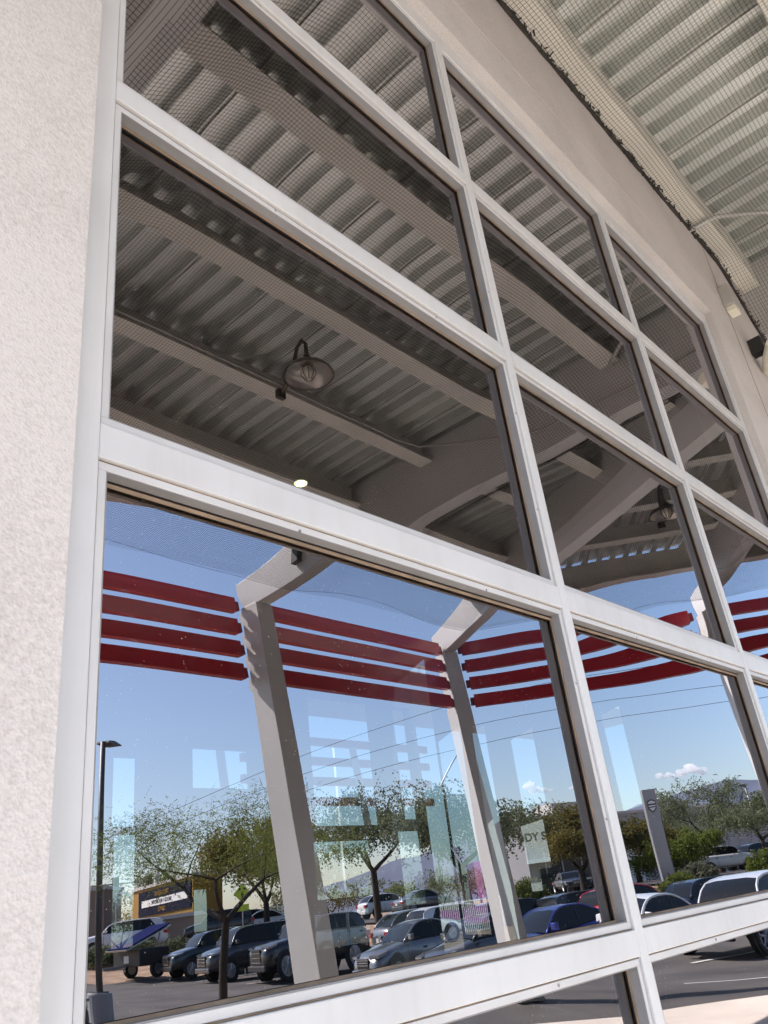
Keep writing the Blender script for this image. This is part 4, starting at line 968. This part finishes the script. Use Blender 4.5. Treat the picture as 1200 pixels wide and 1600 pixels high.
text_mesh('BODY SHOP', .60, face_matrix(on_plane(842, 1307, T(Vector((0, 0, 0))), nn), nn), 'lettering', M['green_text'], r, .01, .012)
MB().box(L_ * .42, L_ * .6, -.08, -.004, .0, 2.6, T).build('roller_door', M['glass_dark'], r)
MB().box(L_ * .2, L_ * .8, -.9, -.005, 2.9, 3.1, T).build('awning', M['white'], r)
r, T, L_, nn = thru_building('pink_shop', 'pink shop wall with pale lettering, seen through the building left of the corner column', 745, 800, 1385, 60, 4.2, 6, 'pink')
text_mesh('TIRE', .9, face_matrix(on_plane(778, 1368, T(Vector((0, 0, 0))), nn), nn), 'lettering', M['white'], r, .03)
MB().box(-3, L_ + 1, -.6, -.3, -.2, 1.0, T).build('purple_wall', M['purple'], r)
# fence beyond
a, b_ = at_depth(600, 1415, 40), at_depth(780, 1395, 44); r = thing('metal_fence', 'pale metal fence seen through the building beside the pink shop', 'fence', (a.x, a.y, 0))
f_ = MB()
for k_ in range(60):
    q_ = a.lerp(b_, k_ / 59); f_.tube([(q_.x, q_.y, 0), (q_.x, q_.y, 1.5)], .02, 4)
f_.build('pickets', M['white'], r); MB().tube([(a.x, a.y, 1.45), (b_.x, b_.y, 1.45)], .03, 4).build('top_rail', M['white'], r)
# far-side canopy seen through the building: columns and louvres
fc = thing('rear_canopy', 'second canopy frame with pale columns and slim louvres, seen through the building', 'canopy', (12, 13, 0))
for px in (595, 782, 385):
    q_ = at_y(px, 1260, 14.0 if px != 782 else 12.5); MB().tube([(q_.x, q_.y, 0), (q_.x - .35, q_.y + .5, 5.6)], .13, 4).build('column', M['white'], fc)
for k_ in range(4): 
    MB().box(12.5, 19.5, 14.5, 14.62, 4.1 + k_ * .5, 4.30 + k_ * .5).build('louvre', M['red'], fc)
MB().box(4, 26, 10, 14, 6.2, 6.4).build('roof', M['steel'], fc)

# ------------------------------------------------------------------ hills and clouds
b = MB(); N = 140
prof = []
for i in range(N + 1):
    px = -200 + 2600 * i / N
    # ridge height in photo pixels above the horizon line, higher to the right
    hgt = (30 + 68 * min(1, max(0, (px - 420) / 300))) + 14 * max(0, noise.noise(Vector((px * .004, 3.1, 0)))) + 12 * noise.noise(Vector((px * .02, 1.1, 0))) + (30 * min(1, max(0, (px - 950) / 180)))
    prof.append((px, max(6, hgt)))
for i, (px, h_) in enumerate(prof):
    hz = 1500 - .1297 * px; r_ = ray(px, hz); q_ = Vector((r_.x, r_.y)).normalized(); Dd = 3000
    H_ = at_r(px, hz - h_, Dd).z
    for k_ in range(8):
        t = k_ / 7; rr = Dd - 700 * (1 - t) + 60 * noise.noise(Vector((i * .5, k_ * .7, 0)))
        z_ = H_ * (t ** 1.3) + (H_ * .12 * noise.noise(Vector((i * .35, k_ * .9, 5))) if 0 < k_ < 7 else 0)
        b.v.append(V(q_.x * rr, q_.y * rr, z_ - 4))
    q2 = q_ * (Dd + 900); b.v.append(V(q2.x, q2.y, -10))
for i in range(N):
    for k_ in range(8):
        a = i * 9 + k_; b.f.append((a, a + 1, a + 10, a + 9))
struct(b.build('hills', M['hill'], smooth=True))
def cloud(px, py, D, parts, seed, label):
    rnd = random.Random(seed); c = at_depth(px, py, D); s_ = D / F; bm = bmesh.new()
    for (dx, dy, r_) in parts:
        for k_ in range(9):
            q_ = V(at_depth(px + dx + rnd.uniform(-.6, .6) * r_, py + dy + rnd.uniform(-.35, .35) * r_, D)) ; rr = r_ * s_ * rnd.uniform(.3, .75)
            bmesh.ops.create_icosphere(bm, subdivisions=4, radius=rr, matrix=Matrix.Translation(q_) @ Matrix.Diagonal((1.25, 1.25, .8, 1)))
    for v in bm.verts: v.co += Vector((1, 1, 1)) * 0 + (v.co - V(c)).normalized() * noise.noise(v.co * (.25 / s_)) * 3 * s_ + noise.noise_vector(v.co * (.55 / s_)) * 1.6 * s_
    me = bpy.data.meshes.new('cloud'); bm.to_mesh(me); bm.free(); me.shade_smooth(); me.materials.append(M['cloud'])
    o = bpy.data.objects.new('cloud', me); sc.collection.objects.link(o); o['label'] = label; o['category'] = 'cloud'; o['kind'] = 'structure'; return o
cloud(838, 1232, 2300, [(-14, -4, 8), (-4, 2, 8), (8, 3, 6), (18, 4, 3)], 1, 'larger white puff left of the middle mullion')
cloud(892, 1230, 2300, [(-6, 2, 5), (4, 0, 6), (14, 3, 3)], 2, 'smaller white puff next to the middle mullion')
cloud(1040, 1212, 2300, [(-10, 2, 6), (2, 0, 6), (10, 2, 5)], 3, 'low white puff above the sign pylon')
cloud(1085, 1206, 2300, [(-22, 2, 8), (-8, -3, 10), (8, -1, 8), (20, 3, 4)], 4, 'bright white puff above the feathery tree')
